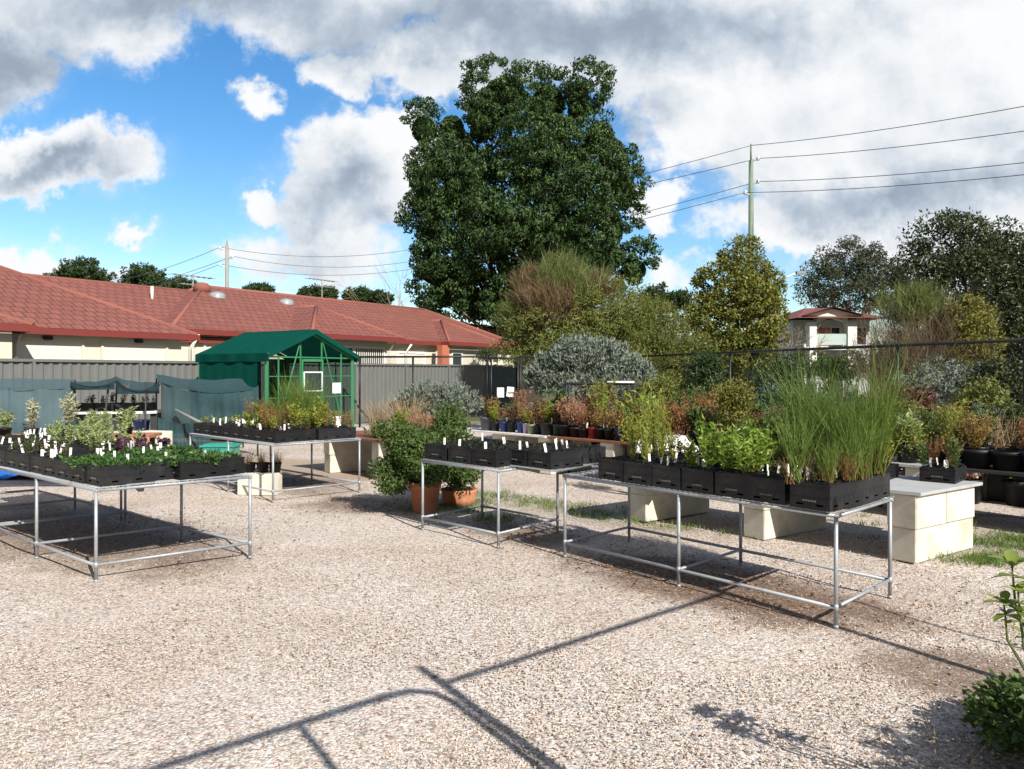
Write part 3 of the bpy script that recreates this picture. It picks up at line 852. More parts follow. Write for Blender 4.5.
def chain_fence(pts, h, label, posts):
    r_ = empty('chain_link_fence', (0, 0, 0), 0, label, 'fence')
    rl = MB()
    for a, b in zip(pts[:-1], pts[1:]):
        a, b = Vector((*a, 0)), Vector((*b, 0)); up_ = Vector((0, 0, h))
        uvsheet('mesh', (a + Vector((0, 0, .04)), b + Vector((0, 0, .04)), b + up_, a + up_), r_, M['chain'])
        rl.tube([a + up_, b + up_], .03, 8)
    rl.build('top_rail', M['blackmetal'], r_)
    for p_ in posts:
        k = MB(); k.tube([(p_[0], p_[1], 0), (p_[0], p_[1], h + .03)], .032, 8); k.build('post', M['blackmetal'], r_)
    return r_
def lp(a, b, f): return (a[0] + (b[0] - a[0]) * f, a[1] + (b[1] - a[1]) * f)
A_, B_ = (-4.55, 23.0), (-.68, 22.4)
chain_fence([A_, B_], 2.1, 'black chain link fence between greenhouse and gate, before the grey fence', [A_, lp(A_, B_, .42), lp(A_, B_, .99)])
C_, D_, E_ = (4.1, 24.7), (8.0, 12.0), (9.9, 5.8)
chain_fence([(.25, 22.3), (3.2, 24.4)], 2.1, 'short black chain link run between gate and silver bush', [(.25, 22.3), (3.2, 24.4)])
chain_fence([C_, D_, E_], 2.15, 'black chain link fence with top rail behind the broom plants', [C_, lp(C_, D_, .386), lp(C_, D_, .806), D_, E_])
gt = empty('mesh_gate', (0, 0, 0), 0, 'black gate with two white notices and a dark screen', 'gate')
k = MB()
for z in (.12, 1.05, 2.05): k.tube([(-.6, 22.25, z), (.17, 22.2, z)], .026, 8)
for x in (-.6, .17): k.tube([(x, 22.25 - (x + .6) * .065, .1), (x, 22.25 - (x + .6) * .065, 2.07)], .026, 8)
k.build('frame', M['blackmetal'], gt)
k = MB(); k.box((-.59, 22.235, .13), (.16, 22.245, 1.78)); k.build('screen', M['darkcloth'], gt)
for (x, z, a) in ((-.33, 1.06, 0), (-.05, 1.08, .1)):
    k = MB(); MM = Matrix.Translation((x, 22.2, z)) @ Matrix.Rotation(a, 4, 'Y')
    k.box((-.1, -.004, -.14), (.1, .004, .14), 0, MM)
    for j in range(4): k.box((-.07, -.007, .08 - j * .05), (.07 - .03 * (j % 2), -.0045, .09 - j * .05), 1, MM)
    k.build('notice', [M['paper'], M['ink']], gt)

# the tall frame of the yard entrance beside the camera, whose shadow falls on the gravel
fd = Vector((.76, .65, 0)); P0 = Vector((1.36, 1.40, 0))
gf = empty('entrance_gate', (0, 0, 0), 0, 'open pipe gate leaf whose shadow crosses the gravel', 'gate')
k = MB(); q = P0 + fd * -.06; e_ = P0 + fd * -2.55
k.tube([q + Vector((0, 0, .25)), q + Vector((0, 0, 2.2)), q - fd * .04 + Vector((0, 0, 2.31)), q - fd * .13 + Vector((0, 0, 2.38)), q - fd * .26 + Vector((0, 0, 2.4)), e_ + Vector((0, 0, 2.4)), e_ + Vector((0, 0, .25))], .024, 8)
b_ = P0 - fd * .8; k.tube([b_ + Vector((0, 0, .25)), b_ + Vector((0, 0, 2.39))], .02, 8)
k.build('frame', M['galv'], gf)
fp = empty('entrance_fence', (0, 0, 0), 0, 'tall pipe fence beside the entrance whose shadow crosses the gravel', 'fence')
k = MB(); k.tube([P0, P0 + Vector((0, 0, 2.56))], .03, 8); k.build('post', M['galv'], fp)
k = MB(); k.tube([P0 + Vector((0, 0, 2.36)), P0 + fd * 2.6 + Vector((0, 0, 2.36))], .021, 8); k.build('rail', M['galv'], fp)
k = MB(); k.tube([P0 + fd * 2.6, P0 + fd * 2.6 + Vector((0, 0, 2.5))], .03, 8); k.build('post', M['galv'], fp)

# ------------------------------------------------------------------ poles and wires
def pole(px, top, Y, r_, m_, label, arms, foot=None):
    tp_ = at(px, top, Y); p_ = Vector((tp_.x, tp_.y, 0))
    e = empty('power_pole', p_, 0, label, 'power pole')
    k = MB(); k.tube([(0, 0, 0), (0, 0, tp_.z - arms[0])], [r_ * 1.25, r_ * .8], 12); k.tube([(0, 0, tp_.z - arms[0] - .1), (0, 0, tp_.z)], r_ * .35, 8); k.build('shaft', m_, e)
    return e, tp_
def wire(a, b, sag, label, r_=.017):
    a, b = Vector(a), Vector(b); pts = []
    for i in range(25):
        f = i / 24; p_ = a.lerp(b, f); p_.z -= sag * 4 * f * (1 - f); pts.append(p_)
    k = MB(); k.tube(pts, r_, 6)
    rebase(k.build('power_line', M['wire'], None, label, 'cable'), a)
YP = 42
pr, ptop = pole(751, 144, YP, .15, M['polewood'], 'tall greenish timber power pole rising behind the golden tree', (.9,))
names = ('top', 'second', 'third', 'lowest')
for i, (py, dx) in enumerate(((146, 0), (159, .35), (182, .35), (193, -.35))):
    z_ = at(751, py, YP).z
    a = Vector((ptop.x + dx, YP - .12, z_))
    if i:
        k = MB(); s_ = 1 if dx > 0 else -1
        k.tube([(0, 0, z_ - .12), (dx, -.12, z_ - .05)], .045, 6)
        k.lathe([(.07, -.1), (.11, -.05), (.06, 0), (.1, .04), (.05, .1)], 10, 0, (dx, -.12, z_)); k.build('insulator', M['ceramic'], pr)
    r1 = at(1130, (86, 115, 150, 163)[i], 27); l1 = at(420, (222, 226, 262, 266)[i], 62)
    wire(a, r1, .22, '%s power line running from the timber pole to the upper right' % names[i])
    wire(a, l1, .3, '%s power line running from the timber pole behind the big tree' % names[i])
pl, pltop = pole(227, 240, 75, .2, M['polegrey'], 'distant grey power pole with short arms behind the red roof', (.5,))
for i, (py, dx) in enumerate(((249, -.6), (258, .6), (266, -.6))):
    z_ = at(227, py, 75).z
    k = MB(); k.tube([(0, 0, z_ - .1), (dx, -.2, z_)], .06, 6); k.lathe([(.1, -.12), (.15, 0), (.08, .12)], 8, 0, (dx, -.2, z_ + .1)); k.build('insulator', M['ceramic'], pl)
    a = Vector((pltop.x + dx, 74.8, z_ + .15))
    wire(a, at(430, (246, 258, 266)[i], 78), 1.0, '%s of the faint lines from the grey pole to the big tree' % ('upper', 'middle', 'lower')[i], .026)
    wire(a, at(60, (284, 292, 296)[i], 110), 1.2, '%s of the faint lines from the grey pole to the dark trees' % ('upper', 'middle', 'lower')[i], .026)
sl = empty('street_lamp', (at(770, 300, 44).x, 44, 0), 0, 'white street lamp arm reaching out behind the golden tree', 'street lamp')
k = MB(); zt = at(0, 272, 44).z; k.tube([(0, 0, 0), (0, 0, zt - 1.2), (.25, 0, zt - .75), (.9, 0, zt - .3), (1.55, 0, zt - .05)], [.09, .07, .06, .05, .045], 8); k.build('column', M['lampwhite'], sl)
k = MB(); k.box((1.5, -.14, zt - .12), (2.0, .14, zt + .04)); k.build('lamp_head', M['polegrey'], sl)
# ------------------------------------------------------------------ trees and shrubs beyond the yard
def plant(name, loc, label, cat, parts, group=None, rz=0):
    e = empty(name, loc, rz, label, cat, group)
    for pn, mb, m_ in parts: mb.build(pn, m_, e)
    return e
def tree(name, px, Y, label, lobes_px, ncl, nlf, rcl, L, Wd, fm, trunk_r=.3, depth=1.0, seed=3, spread=.6, upb=.1, inner=.25, bark='bark', group=None, cat='tree', split=None, space=0):
    """lobes given as seen (px, py, half width px, half height px, depth offset m), grown in the round at depth Y"""
    rng = np.random.default_rng(seed)
    base = Vector((at(px, HY, Y).x, Y, 0))
    k = Y / FPX
    lob = []
    for (lx, ly, rw, rh, dy) in lobes_px:
        c = at(lx, ly, Y); lob.append((c.x - base.x, dy, c.z, rw * k, rw * k * depth, rh * k))
    tk = MB()
    zt = np.mean([l[2] for l in lob]) 
    tk.tube([(0, 0, -.05), (.05 * trunk_r, 0, zt * .35), (0, .1 * trunk_r, zt * .8)], [trunk_r * 1.25, trunk_r * .85, trunk_r * .5], 10)
    limbs(tk, rng, (0, 0, zt * .35), [(l[0], l[1], l[2]) for l in lob], trunk_r * .5)
    parts = [('trunk', tk, M[bark])]
    if split is None: split = [(fm, range(len(lob)), 1.0)]
    for fmn, idx, frac in split:
        cr = MB(); cr.add(*crown(rng, [lob[i] for i in idx], int(ncl * frac), nlf, rcl, L, Wd, spread, upb, inner, .85, space)); parts.append(('crown', cr, F[fmn]))
    return plant(name, base, label, cat, parts, group)
def bough_tree(px, Y, label, env, bspace, brad, cspace, crad, nleaf, L, Wd, fm, seed, trunk_r):
    """crown of many separate boughs with shaded gaps between, each bough a heap of leaf clumps"""
    rng = np.random.default_rng(seed); k = Y / FPX; base = Vector((at(px, HY, Y).x, Y, 0))
    E = []
    for (lx, ly, rw, rh, dy) in env:
        c = at(lx, ly, Y); E.append((c.x - base.x, dy, c.z, rw * k, rw * k * .95, rh * k))
    E = np.array(E); B = []; BD = []
    for _ in range(6000):
        e = E[int(rng.choice(len(E), p=E[:, 3] * E[:, 5] / (E[:, 3] * E[:, 5]).sum()))]; d = unit(rng.normal(0, 1, 3)); p_ = e[:3] + d * e[3:]
        q = (p_ - E[:, :3]) / E[:, 3:]
        if ((q * q).sum(1) < .72).any(): continue
        if any(((p_ - b_) ** 2).sum() < bspace ** 2 for b_ in B): continue
        B.append(p_); BD.append(d)
    P, D = [], []
    for p_, d in zip(B, BD):
        br = brad * rng.uniform(.6, 1.35); cl = []
        for _ in range(160):
            q = unit(rng.normal(0, 1, 3) + d * .7 + np.array([0, 0, .25])); c = p_ + q * br * rng.uniform(.75, 1.05) * np.array([1, 1, 1.0])
            if all(((c - x) ** 2).sum() > cspace ** 2 for x in cl):
                cl.append(c); m_ = int(nleaf * rng.uniform(.7, 1.2)); v = sphere_pts(rng, m_)
                P.append(c + v * crad * rng.uniform(.3, 1.0, (m_, 1)) ** .5 * np.array([1, 1, .8]) * rng.uniform(.75, 1.25)); D.append(unit(v * .7 + q * .6))
    for e in E[:]:                                                       # sparse inner leaves so the gaps stay dark
        m_ = 2600; v = sphere_pts(rng, m_); P.append(e[:3] + v * e[3:] * rng.uniform(.6, .86, (m_, 1))); D.append(v)
    P = np.concatenate(P); D = np.concatenate(D)
    cr = MB(); cr.add(*leaves_out(rng, P, D + np.array([0, 0, .3]), L, Wd, .5, .5))
    tk = MB(); zt = float(E[:, 2].mean()); tk.tube([(0, 0, -.1), (.1, 0, zt * .35), (0, .1, zt * .8)], [trunk_r * 1.4, trunk_r, trunk_r * .5], 12)
    limbs(tk, rng, (0, 0, zt * .3), [tuple(np.array(b_) * .85) for b_ in B[::5]], trunk_r * .3)
    return plant('broadleaf_tree', base, label, 'tree', [('trunk', tk, M['bark']), ('crown', cr, F[fm])])
bough_tree(525, 43, 'huge dark green dense tree towering behind the red roofs', [
    (508, 98, 22, 24, 0), (548, 98, 20, 20, 1), (578, 108, 12, 20, 0), (485, 125, 20, 26, -1), (424, 130, 14, 16, 0), (600, 140, 18, 22, 0), (458, 165, 24, 36, -1), (498, 90, 14, 12, 0), (578, 92, 12, 12, 0), (612, 155, 15, 20, 0), (624, 195, 10, 18, 0), (452, 128, 14, 14, 0), (530, 150, 38, 40, -1),
    (610, 180, 18, 26, -1), (428, 190, 10, 34, 0), (470, 225, 44, 44, -2), (560, 220, 48, 44, -1.5), (432, 240, 10, 30, 0), (612, 225, 16, 28, 1), (636, 268, 15, 13, 1), (604, 258, 22, 18, 0),
    (458, 275, 34, 20, -1), (446, 292, 20, 18, 0), (432, 270, 12, 16, 0), (480, 302, 34, 16, 0), (520, 305, 40, 16, 0), (540, 282, 50, 24, -1), (520, 190, 60, 60, 2)], 2.0, 1.25, .62, .42, 84, .24, .095, 'fig', 11, .7)
tree('golden_tree', 738, 36, 'rounded golden green tree in front of the timber power pole', [
    (742, 262, 20, 24, 0), (722, 290, 28, 28, 0), (758, 290, 24, 28, 0), (715, 325, 30, 30, -.3), (760, 325, 26, 32, 0), (738, 318, 36, 44, -.6), (735, 355, 40, 26, 0)],
    800, 130, .4, .16, .09, 'golden', .18, .9, 12, .7, .1, .15, space=.42)
tree('gum_tree', 848, 62, 'grey green gum tree standing behind the white house', [
    (852, 262, 30, 20, 0), (828, 278, 24, 20, 0), (872, 270, 24, 22, 0), (812, 285, 12, 18, 0), (890, 285, 20, 20, 1), (850, 290, 40, 20, 0)],
    500, 130, .75, .3, .1, 'gum', .4, .9, 13, .8, -.1, .1, space=.85)
tree('gum_tree', 985, 40, 'large dark gum tree at the right edge of the sky', [
    (950, 245, 38, 28, 0), (985, 255, 40, 32, 0), (925, 275, 30, 28, 0), (1010, 275, 40, 40, 0), (965, 300, 55, 45, -1), (1020, 310, 50, 60, -1), (985, 350, 60, 50, 0), (1060, 300, 50, 70, 0)],
    900, 150, .72, .22, .1, 'darkgum', .45, .8, 14, .75, .05, .1, space=.62)
# distant dark trees on the skyline over the roofs
for (px, Y, lob, sd_, lab) in (
    (88, 120, [(86, 270, 20, 9, 0), (70, 277, 14, 6, 0), (103, 278, 10, 6, 0), (55, 277, 8, 5, 0)], 21, 'umbrella shaped dark tree standing highest over the left roof'),
    (147, 120, [(145, 275, 18, 9, 0), (160, 284, 16, 7, 0), (132, 283, 12, 6, 0)], 22, 'dark rounded tree over the roof near the white vent pipe'),
    (183, 125, [(183, 286, 12, 6, 0), (172, 290, 12, 5, 0)], 23, 'small dark tree top beside the rooftop aerial'),
    (258, 130, [(258, 291, 12, 4, 0)], 24, 'tiny dark tree top over the roof between the two skylights'),
    (320, 130, [(318, 294, 16, 6, 0)], 25, 'dark tree top at the foot of the far aerial'),
    (367, 130, [(360, 297, 16, 7, 0), (380, 299, 14, 5, 0)], 26, 'dark tree top over the ridge just before the huge tree'),
    (660, 110, [(660, 298, 14, 12, 0), (675, 300, 12, 10, 0), (648, 300, 8, 7, 0)], 27, 'dark distant tree between the huge tree and the golden tree')):
    tree('skyline_tree', px, Y, lab, lob, 70, 80, .9, .55, .22, 'darkgreen', .4, .8, sd_, .8, 0, .2)

# tall olive and ginger shrub behind the silver bush
def wispy(name, px, Y, label, groups, seed, bark='bark', cat='shrub', nstem=14, stem_m='bark'):
    """groups: (material, [(px,py,rwpx,rhpx,dy)], n blades, length, width, lean, kind)"""
    rng = np.random.default_rng(seed)
    base = Vector((at(px, HY, Y).x, Y, 0)); k = Y / FPX
    st = MB(); parts = []
    alll = []
    for gi_, (fm, lobes, n, L, Wd, lean, kind) in enumerate(groups):
        cr = MB()
        lo = []
        for (lx, ly, rw, rh, dy) in lobes:
            c = at(lx, ly, Y); lo.append((c.x - base.x, dy, c.z, rw * k, rw * k * .85, rh * k))
        alll += lo
        lo_ = np.array(lo)
        if kind == 'leaf':
            cr.add(*crown(rng, lo, n // 40, 40, .22 if L < .15 else .3, L, Wd, .7, .2, .2))
        else:
            vol = lo_[:, 3] * lo_[:, 5]
            pick = rng.choice(len(lo_), n // 12, p=vol / vol.sum())
            q = sphere_pts(rng, len(pick)) * (rng.random((len(pick), 1)) ** .35)
            cen = lo_[pick, :3] + q * lo_[pick, 3:]
            rad = unit(cen - (lo_[:, :3].mean(0) - np.array([0, 0, lo_[:, 5].max() * .8])))
            base_pts = np.repeat(cen, 12, 0) + rng.normal(0, L * .1, (len(pick) * 12, 3))
            d = np.repeat(unit(rad * lean + np.array([0, 0, 1.0]) + rng.normal(0, .25, rad.shape)), 12, 0) + rng.normal(0, .38, (len(pick) * 12, 3))
            cr.add(*blades(rng, base_pts - d * L * .35, d, L, Wd, .25, 2))
        parts.append(('foliage', cr, F[fm]))
    for i in range(nstem):
        l = alll[i % len(alll)]
        tp_ = Vector((l[0] + rng.normal(0, l[3] * .4), l[1] + rng.normal(0, l[4] * .4), max(.3, l[2])))
        b0 = Vector((rng.normal(0, .12), rng.normal(0, .12), -.03))
        st.tube([b0, b0.lerp(tp_, .5) + Vector((0, 0, .15 * tp_.z)), tp_], [.035, .022, .008], 5)
    return plant(name, base, label, cat, [('stem', st, M[stem_m])] + parts)
wispy('tall_shrub', 600, 27, 'tall olive shrub with ginger patch and feathery green top', [
    ('broomtop', [(568, 280, 40, 18, 0), (512, 318, 14, 16, 0), (560, 268, 22, 14, 0)], 3600, .75, .018, .5, 'blade'),
    ('ginger', [(548, 302, 34, 22, -.5), (530, 290, 22, 26, 0), (600, 285, 20, 14, 0)], 5200, .55, .016, .9, 'blade'),
    ('olive', [(560, 332, 58, 34, 0), (610, 315, 46, 36, 0), (650, 345, 46, 42, 0), (600, 350, 70, 40, 0), (690, 368, 30, 32, 0), (525, 350, 28, 30, 0), (655, 385, 60, 34, 0)], 44000, .15, .045, .5, 'leaf'),
    ('olive', [(640, 325, 44, 30, 0), (675, 352, 34, 34, 0), (600, 305, 40, 24, 0), (620, 350, 60, 30, -.4), (690, 385, 26, 24, 0)], 16000, .4, .016, .9, 'blade')], 31)
# silver bush in front of the gate fence
def silver_bush(name, px, Y, lobes, n, label, seed, L=.13):
    rng = np.random.default_rng(seed); base = Vector((at(px, HY, Y).x, Y, 0)); k = Y / FPX
    cr = MB(); P, D = [], []
    for (lx, ly, rw, rh) in lobes:
        c = at(lx, ly, Y); q = sphere_pts(rng, n // len(lobes)); q[:, 2] = np.abs(q[:, 2]) * 1.0 - .25 * rng.random(len(q))
        r_ = rng.uniform(.55, 1.0, (len(q), 1)) ** .5
        P.append(np.array([c.x - base.x, 0, c.z]) + q * r_ * np.array([rw * k, rw * k * .9, rh * k])); D.append(q * .5 + np.array([0, 0, 1.0]))
    P = np.concatenate(P); D = unit(np.concatenate(D) + rng.normal(0, .25, P.shape))
    m_ = np.repeat(np.arange(len(P)), 14); f = rng.random((len(m_), 1))
    pts = P[m_] + D[m_] * f * .28
    cr.add(*leaves(rng, pts, D[m_] + rng.normal(0, .5, (len(m_), 3)), L, .035, .3, .1))
    st = MB(); limbs(st, rng, (0, 0, 0), [(float(P[i, 0]) * .9, float(P[i, 1]) * .9, float(P[i, 2])) for i in rng.choice(len(P), 24)], .04)
    return plant(name, base, label, 'shrub', [('stem', st, M['bark']), ('foliage', cr, F['silver'])])
silver_bush('silver_bush', 585, 17, [(588, 373, 46, 30), (556, 388, 28, 26), (625, 388, 27, 26), (588, 395, 56, 24)], 1500, 'silver grey mounded bush with upright shoots before the gate fence', 33)
silver_bush('silver_bush', 435, 18, [(428, 408, 24, 18), (452, 412, 26, 20), (410, 414, 14, 14)], 520, 'low silver green bush against the grey fence near the gate', 34, .1)
wispy('wispy_shrub', 925, 21, 'brown wispy shrub arching over the chain link fence', [
    ('dry', [(925, 345, 48, 44, 0), (888, 352, 36, 42, 0), (960, 335, 34, 36, 0), (930, 370, 60, 36, 0)], 13000, .7, .009, 1.2, 'blade'),
    ('broomtop', [(905, 305, 30, 18, 0), (925, 300, 24, 16, 0)], 2600, .55, .014, .7, 'blade')], 35)
wispy('wattle_bush', 972, 20.4, 'yellow flecked wattle bush beside the brown wispy shrub', [
    ('wattle', [(968, 318, 20, 22, 0), (975, 350, 24, 30, 0), (958, 372, 24, 20, 0), (985, 380, 22, 24, 0)], 9000, .13, .045, .6, 'leaf')], 36)
# the bare grey tree in front of the white house
rng = np.random.default_rng(41)
k = MB(); base = Vector((at(786, HY, 38).x, 38, 0))
def twig(p, d, L, r_, dep):
    q = p + d * L; k.tube([p, p.lerp(q, .5) + Vector(rng.normal(0, .04, 3)) * L, q], [r_, r_ * .8, r_ * .55], 5)
    if dep:
        for _ in range(3): twig(p.lerp(q, float(rng.uniform(.5, 1))), (d + Vector(rng.normal(0, .5, 3))).normalized(), L * float(rng.uniform(.55, .8)), r_ * .55, dep - 1)
for a in (-.5, -.1, .3, .6): twig(Vector((0, 0, 0)), Vector((a, rng.normal(0, .3), 1.3)).normalized(), 1.9, .06, 4)
o_ = k.build('bare_tree', M['paletwig'], None, 'bare leafless small tree before the white two storey house', 'tree'); o_.location = base
rng = np.random.default_rng(42); k = MB(); 
for a in (-.3, .0, .3): twig(Vector((0, 0, 0)), Vector((a, 0, 1.6)).normalized(), 5.0, .05, 3)
o_ = k.build('bare_tree', M['paletwig'], None, 'pale bare twigs rising at the foot of the huge tree', 'tree'); o_.location = (at(408, HY, 60).x, 60, 0)

# white two-storey house with an arched balcony
wh = empty('white_house', at(835, 400, 50) * 1.0, 0, 'white two storey house with arched balcony and red roof', 'house')
wh.location.z = 0
kk = 50 / FPX
def wx(px): return (px - 835) * kk
def wz(py): return HCAM + (HY - py) * kk
k = MB(); k.box((wx(798), .9, 0), (wx(876), 8, wz(319))); k.build('wall', M['shadedwall'], wh)
k = MB()
for a, b in ((808, 815), (846, 855)): k.box((wx(a), -.3, 0), (wx(b), .3, wz(322)))
k.box((wx(804), -.25, wz(347)), (wx(856), .898, wz(350)))
k.build('balcony_column', M['white'], wh)
k = MB(); pts = []
n = 14; z0 = wz(324)
for i in range(n + 1):
    f = i / n; x = wx(815) + (wx(846) - wx(815)) * f; arch = math.sin(math.pi * f) * .35
    pts.append((x, z0 + arch))
for (a, b) in zip(pts[:-1], pts[1:]):
    k.add([(a[0], -.28, a[1]), (b[0], -.28, b[1]), (b[0], -.28, wz(316)), (a[0], -.28, wz(316)), (a[0], .28, a[1]), (b[0], .28, b[1]), (b[0], .28, wz(316)), (a[0], .28, wz(316))],
          np.array([(0, 1, 2, 3), (5, 4, 7, 6), (4, 5, 1, 0), (3, 2, 6, 7)]))
k.poly([(wx(802), -.3, wz(316)), (wx(858), -.3, wz(316)), (wx(830), -.3, wz(309))]); k.build('arch', M['white'], wh)
k = MB(); k.box((wx(815), -.2, wz(345)), (wx(846), -.16, wz(334))); k.build('balcony_rail', M['frosted'], wh)
def flat_roof(V, Fs, par):
    me = bpy.data.meshes.new('roof'); me.from_pydata([tuple(v) for v in V], [], Fs)
    ul = me.uv_layers.new(name='UVMap')
    for l in me.loops:
        c = me.vertices[l.vertex_index].co; ul.data[l.index].uv = (c.x + c.y * .3, c.z * 2.5)
    me.materials.append(M['tiles']); return link('roof', me, par)
x0, x1, e, rg = wx(792), wx(884), wz(319) + .02, wz(309)
flat_roof([(x0, -.9, e), (x1, -.9, e), (x1, 9, e), (x0, 9, e), (x0 + 2.2, 3.6, rg + .35), (x1 - 2.2, 3.6, rg + .35)], [(0, 1, 5, 4), (1, 2, 5), (2, 3, 4, 5), (3, 0, 4)], wh)
flat_roof([(wx(800), -.75, wz(316)), (wx(830), -.75, wz(307.5)), (wx(860), -.75, wz(316)), (wx(800), 3, wz(316)), (wx(830), 3, wz(307.5)), (wx(860), 3, wz(316)), ], [(0, 1, 4, 3), (1, 2, 5, 4)], wh)
k = MB(); k.box((wx(824), .86, wz(345)), (wx(836), .898, wz(327))); k.build('door', M['brickbrown'], wh)
k = MB(); k.box((wx(836), .85, wz(342)), (wx(846), .898, wz(326))); f_ = k.build('window', M['white'], wh)
k = MB(); k.box((wx(837), .83, wz(341)), (wx(845), .848, wz(327))); k.build('pane', M['glassdark'], f_)
for a, b, c, d in ((858, 873, 345, 326), (858, 873, 372, 356), (816, 845, 378, 356)):
    k = MB(); k.box((wx(a), .84, wz(c)), (wx(b), .899, wz(d))); f_ = k.build('window', M['white'], wh)
    k = MB(); k.box((wx(a) + .08, .82, wz(c) + .08), (wx(b) - .08, .838, wz(d) - .08)); k.build('pane', M['glassdark'], f_)

# shrubs filling the ground between fence and benches and beyond the fence
def leafbush(px, py, Y, rw, rh, fm, label, seed, name='garden_shrub', L=.1, Wd=.045, n=2600, upb=.3, lean=.5, stem='bark', group=None, rcl=.17):
    rng = np.random.default_rng(seed); k = Y / FPX; c = at(px, py, Y); base = Vector((c.x, Y, 0))
    lob = [(0, 0, c.z, rw * k * .75, rw * k * .7, rh * k * .8)]
    for i in range(5):
        a = rng.random() * 6.28; lob.append((math.cos(a) * rw * k * .45, math.sin(a) * rw * k * .4, c.z + rng.uniform(-.35, .45) * rh * k, rw * k * .5, rw * k * .5, rh * k * .5))
    cr = MB(); cr.add(*crown(rng, lob, n // 26, 26, rcl, L, Wd, .7, upb, .3))
    st = MB(); limbs(st, rng, (0, 0, -.02), [(l[0] * .8, l[1] * .8, l[2]) for l in lob], .025)
    return plant(name, base, label, 'shrub', [('stem', st, M[stem]), ('foliage', cr, F[fm])], group)
BUSH = [
 (772, 388, 21, 34, 36, 'darkgreen', 'dark leafy shrub under the golden tree behind the chain link', .12),
 (836, 376, 24, 50, 27, 'mid', 'dull olive shrub under the white house balcony', .12),
 (708, 378, 18, 26, 30, 'darkgreen', 'dark narrow shrub between the silver bush and the fence post', .1),
 (800, 412, 13.5, 44, 24, 'bluegreen', 'blue green leafy clump behind the bright green trays', .1),
 (770, 420, 12.4, 34, 20, 'mid', 'mid green leafy clump below the yellow shrub', .08),
 (940, 385, 15, 50, 34, 'silver', 'grey green shrub below the brown wispy shrub', .09),
 (1000, 395, 13, 32, 42, 'darkgum', 'dark shrub against the fence at the far right', .1),
 (985, 405, 11, 26, 30, 'olive', 'olive bush in front of the dark shrub by the black pots', .07),
 (905, 410, 11.5, 30, 30, 'maroon', 'maroon leaved shrub beside the tall broom plants', .07),
 (735, 408, 9.9, 15, 34, 'wattle', 'narrow yellow flecked shrub behind the bright green tray', .06),
 (712, 428, 11.4, 26, 22, 'maroon', 'dull reddish shrub next to the narrow yellow one', .06),
 (655, 400, 13, 30, 28, 'olive', 'olive leafy shrub right of the silver bush', .08),
 (600, 405, 14.6, 28, 22, 'maroon', 'dark maroon shrub in front of the silver bush', .06),
 (390, 357, 33, 7, 10, 'mid', 'small green bush against the villa beside the slatted window', .15),
 (484, 357, 36, 8, 9, 'darkgreen', 'round clipped bush by the villa porch', .12),
 (880, 425, 9.5, 34, 26, 'olive', 'straggly olive shrub hidden behind the tall broom plants', .06),
 (690, 415, 13.8, 34, 24, 'mid', 'green shrub in the middle of the back benches', .07),
 (1030, 440, 9.5, 24, 40, 'darkgreen', 'dark bush cut off by the right edge behind the black pots', .08),
]
for i, (px, py, Y, rw, rh, fm, lab, L) in enumerate(BUSH):
    leafbush(px, py, Y, rw, rh, fm, lab, 60 + i, L=L, Wd=L * .42, n=int(np.clip(2600 * (rw * rh / 900) * (.1 / L) ** .5, 900, 5200)))


SMALL = [(628, 422, 11.6, 'amber', 'small amber shrub'), (650, 415, 12.2, 'lime', 'small yellow green shrub'), (672, 420, 11.0, 'rust', 'small rusty shrub'), (690, 408, 12.6, 'mid', 'small green shrub'), (706, 405, 12.9, 'amber', 'second small amber shrub'),
 (722, 430, 10.3, 'mid', 'low green shrub'), (752, 412, 11.6, 'bluegreen', 'small blue green shrub'), (775, 432, 10.0, 'darkgreen', 'small dark shrub'), (790, 400, 12.8, 'mid', 'taller green shrub'), (640, 440, 10.2, 'lime', 'low lime shrub'),
 (905, 440, 8.9, 'lime', 'low lime shrub'), (930, 430, 9.2, 'mid', 'small green shrub'), (955, 420, 10.2, 'amber', 'small amber shrub'), (985, 425, 9.9, 'bluegreen', 'small blue green shrub'), (665, 395, 14.0, 'olive', 'small olive shrub')]
for i, (px, py, Y, fm, w_) in enumerate(SMALL):
    near_ = 'in the bed right of the broom plants' if px > 880 else 'in the bed behind the bright green trays'
    leafbush(px, py, Y, 17 + 3 * (i % 3), 20 + 4 * (i % 2), fm, w_ + ' ' + near_, 140 + i, 'bed_shrub', .045, .018, 1500, .35, group='small shrubs in the bed behind the benches', rcl=.1)

# the wooded skyline far beyond the neighbourhood, one mass
rng = np.random.default_rng(200); lob = []
for i in range(150):
    a = R(-75 + i + rng.normal(0, .4)); d = rng.uniform(135, 175); h = rng.uniform(3.0, 5.2)
    lob.append((math.sin(a) * d, math.cos(a) * d, h * .75, rng.uniform(3, 5), 3.5, h))
k = MB(); k.add(*crown(rng, lob, 4200, 16, 1.3, 1.2, .6, .7, .1, .1))
k.build('distant_woods', F['darkgreen'], None, 'low band of dark woods along the far horizon', 'woods', None, 'stuff')
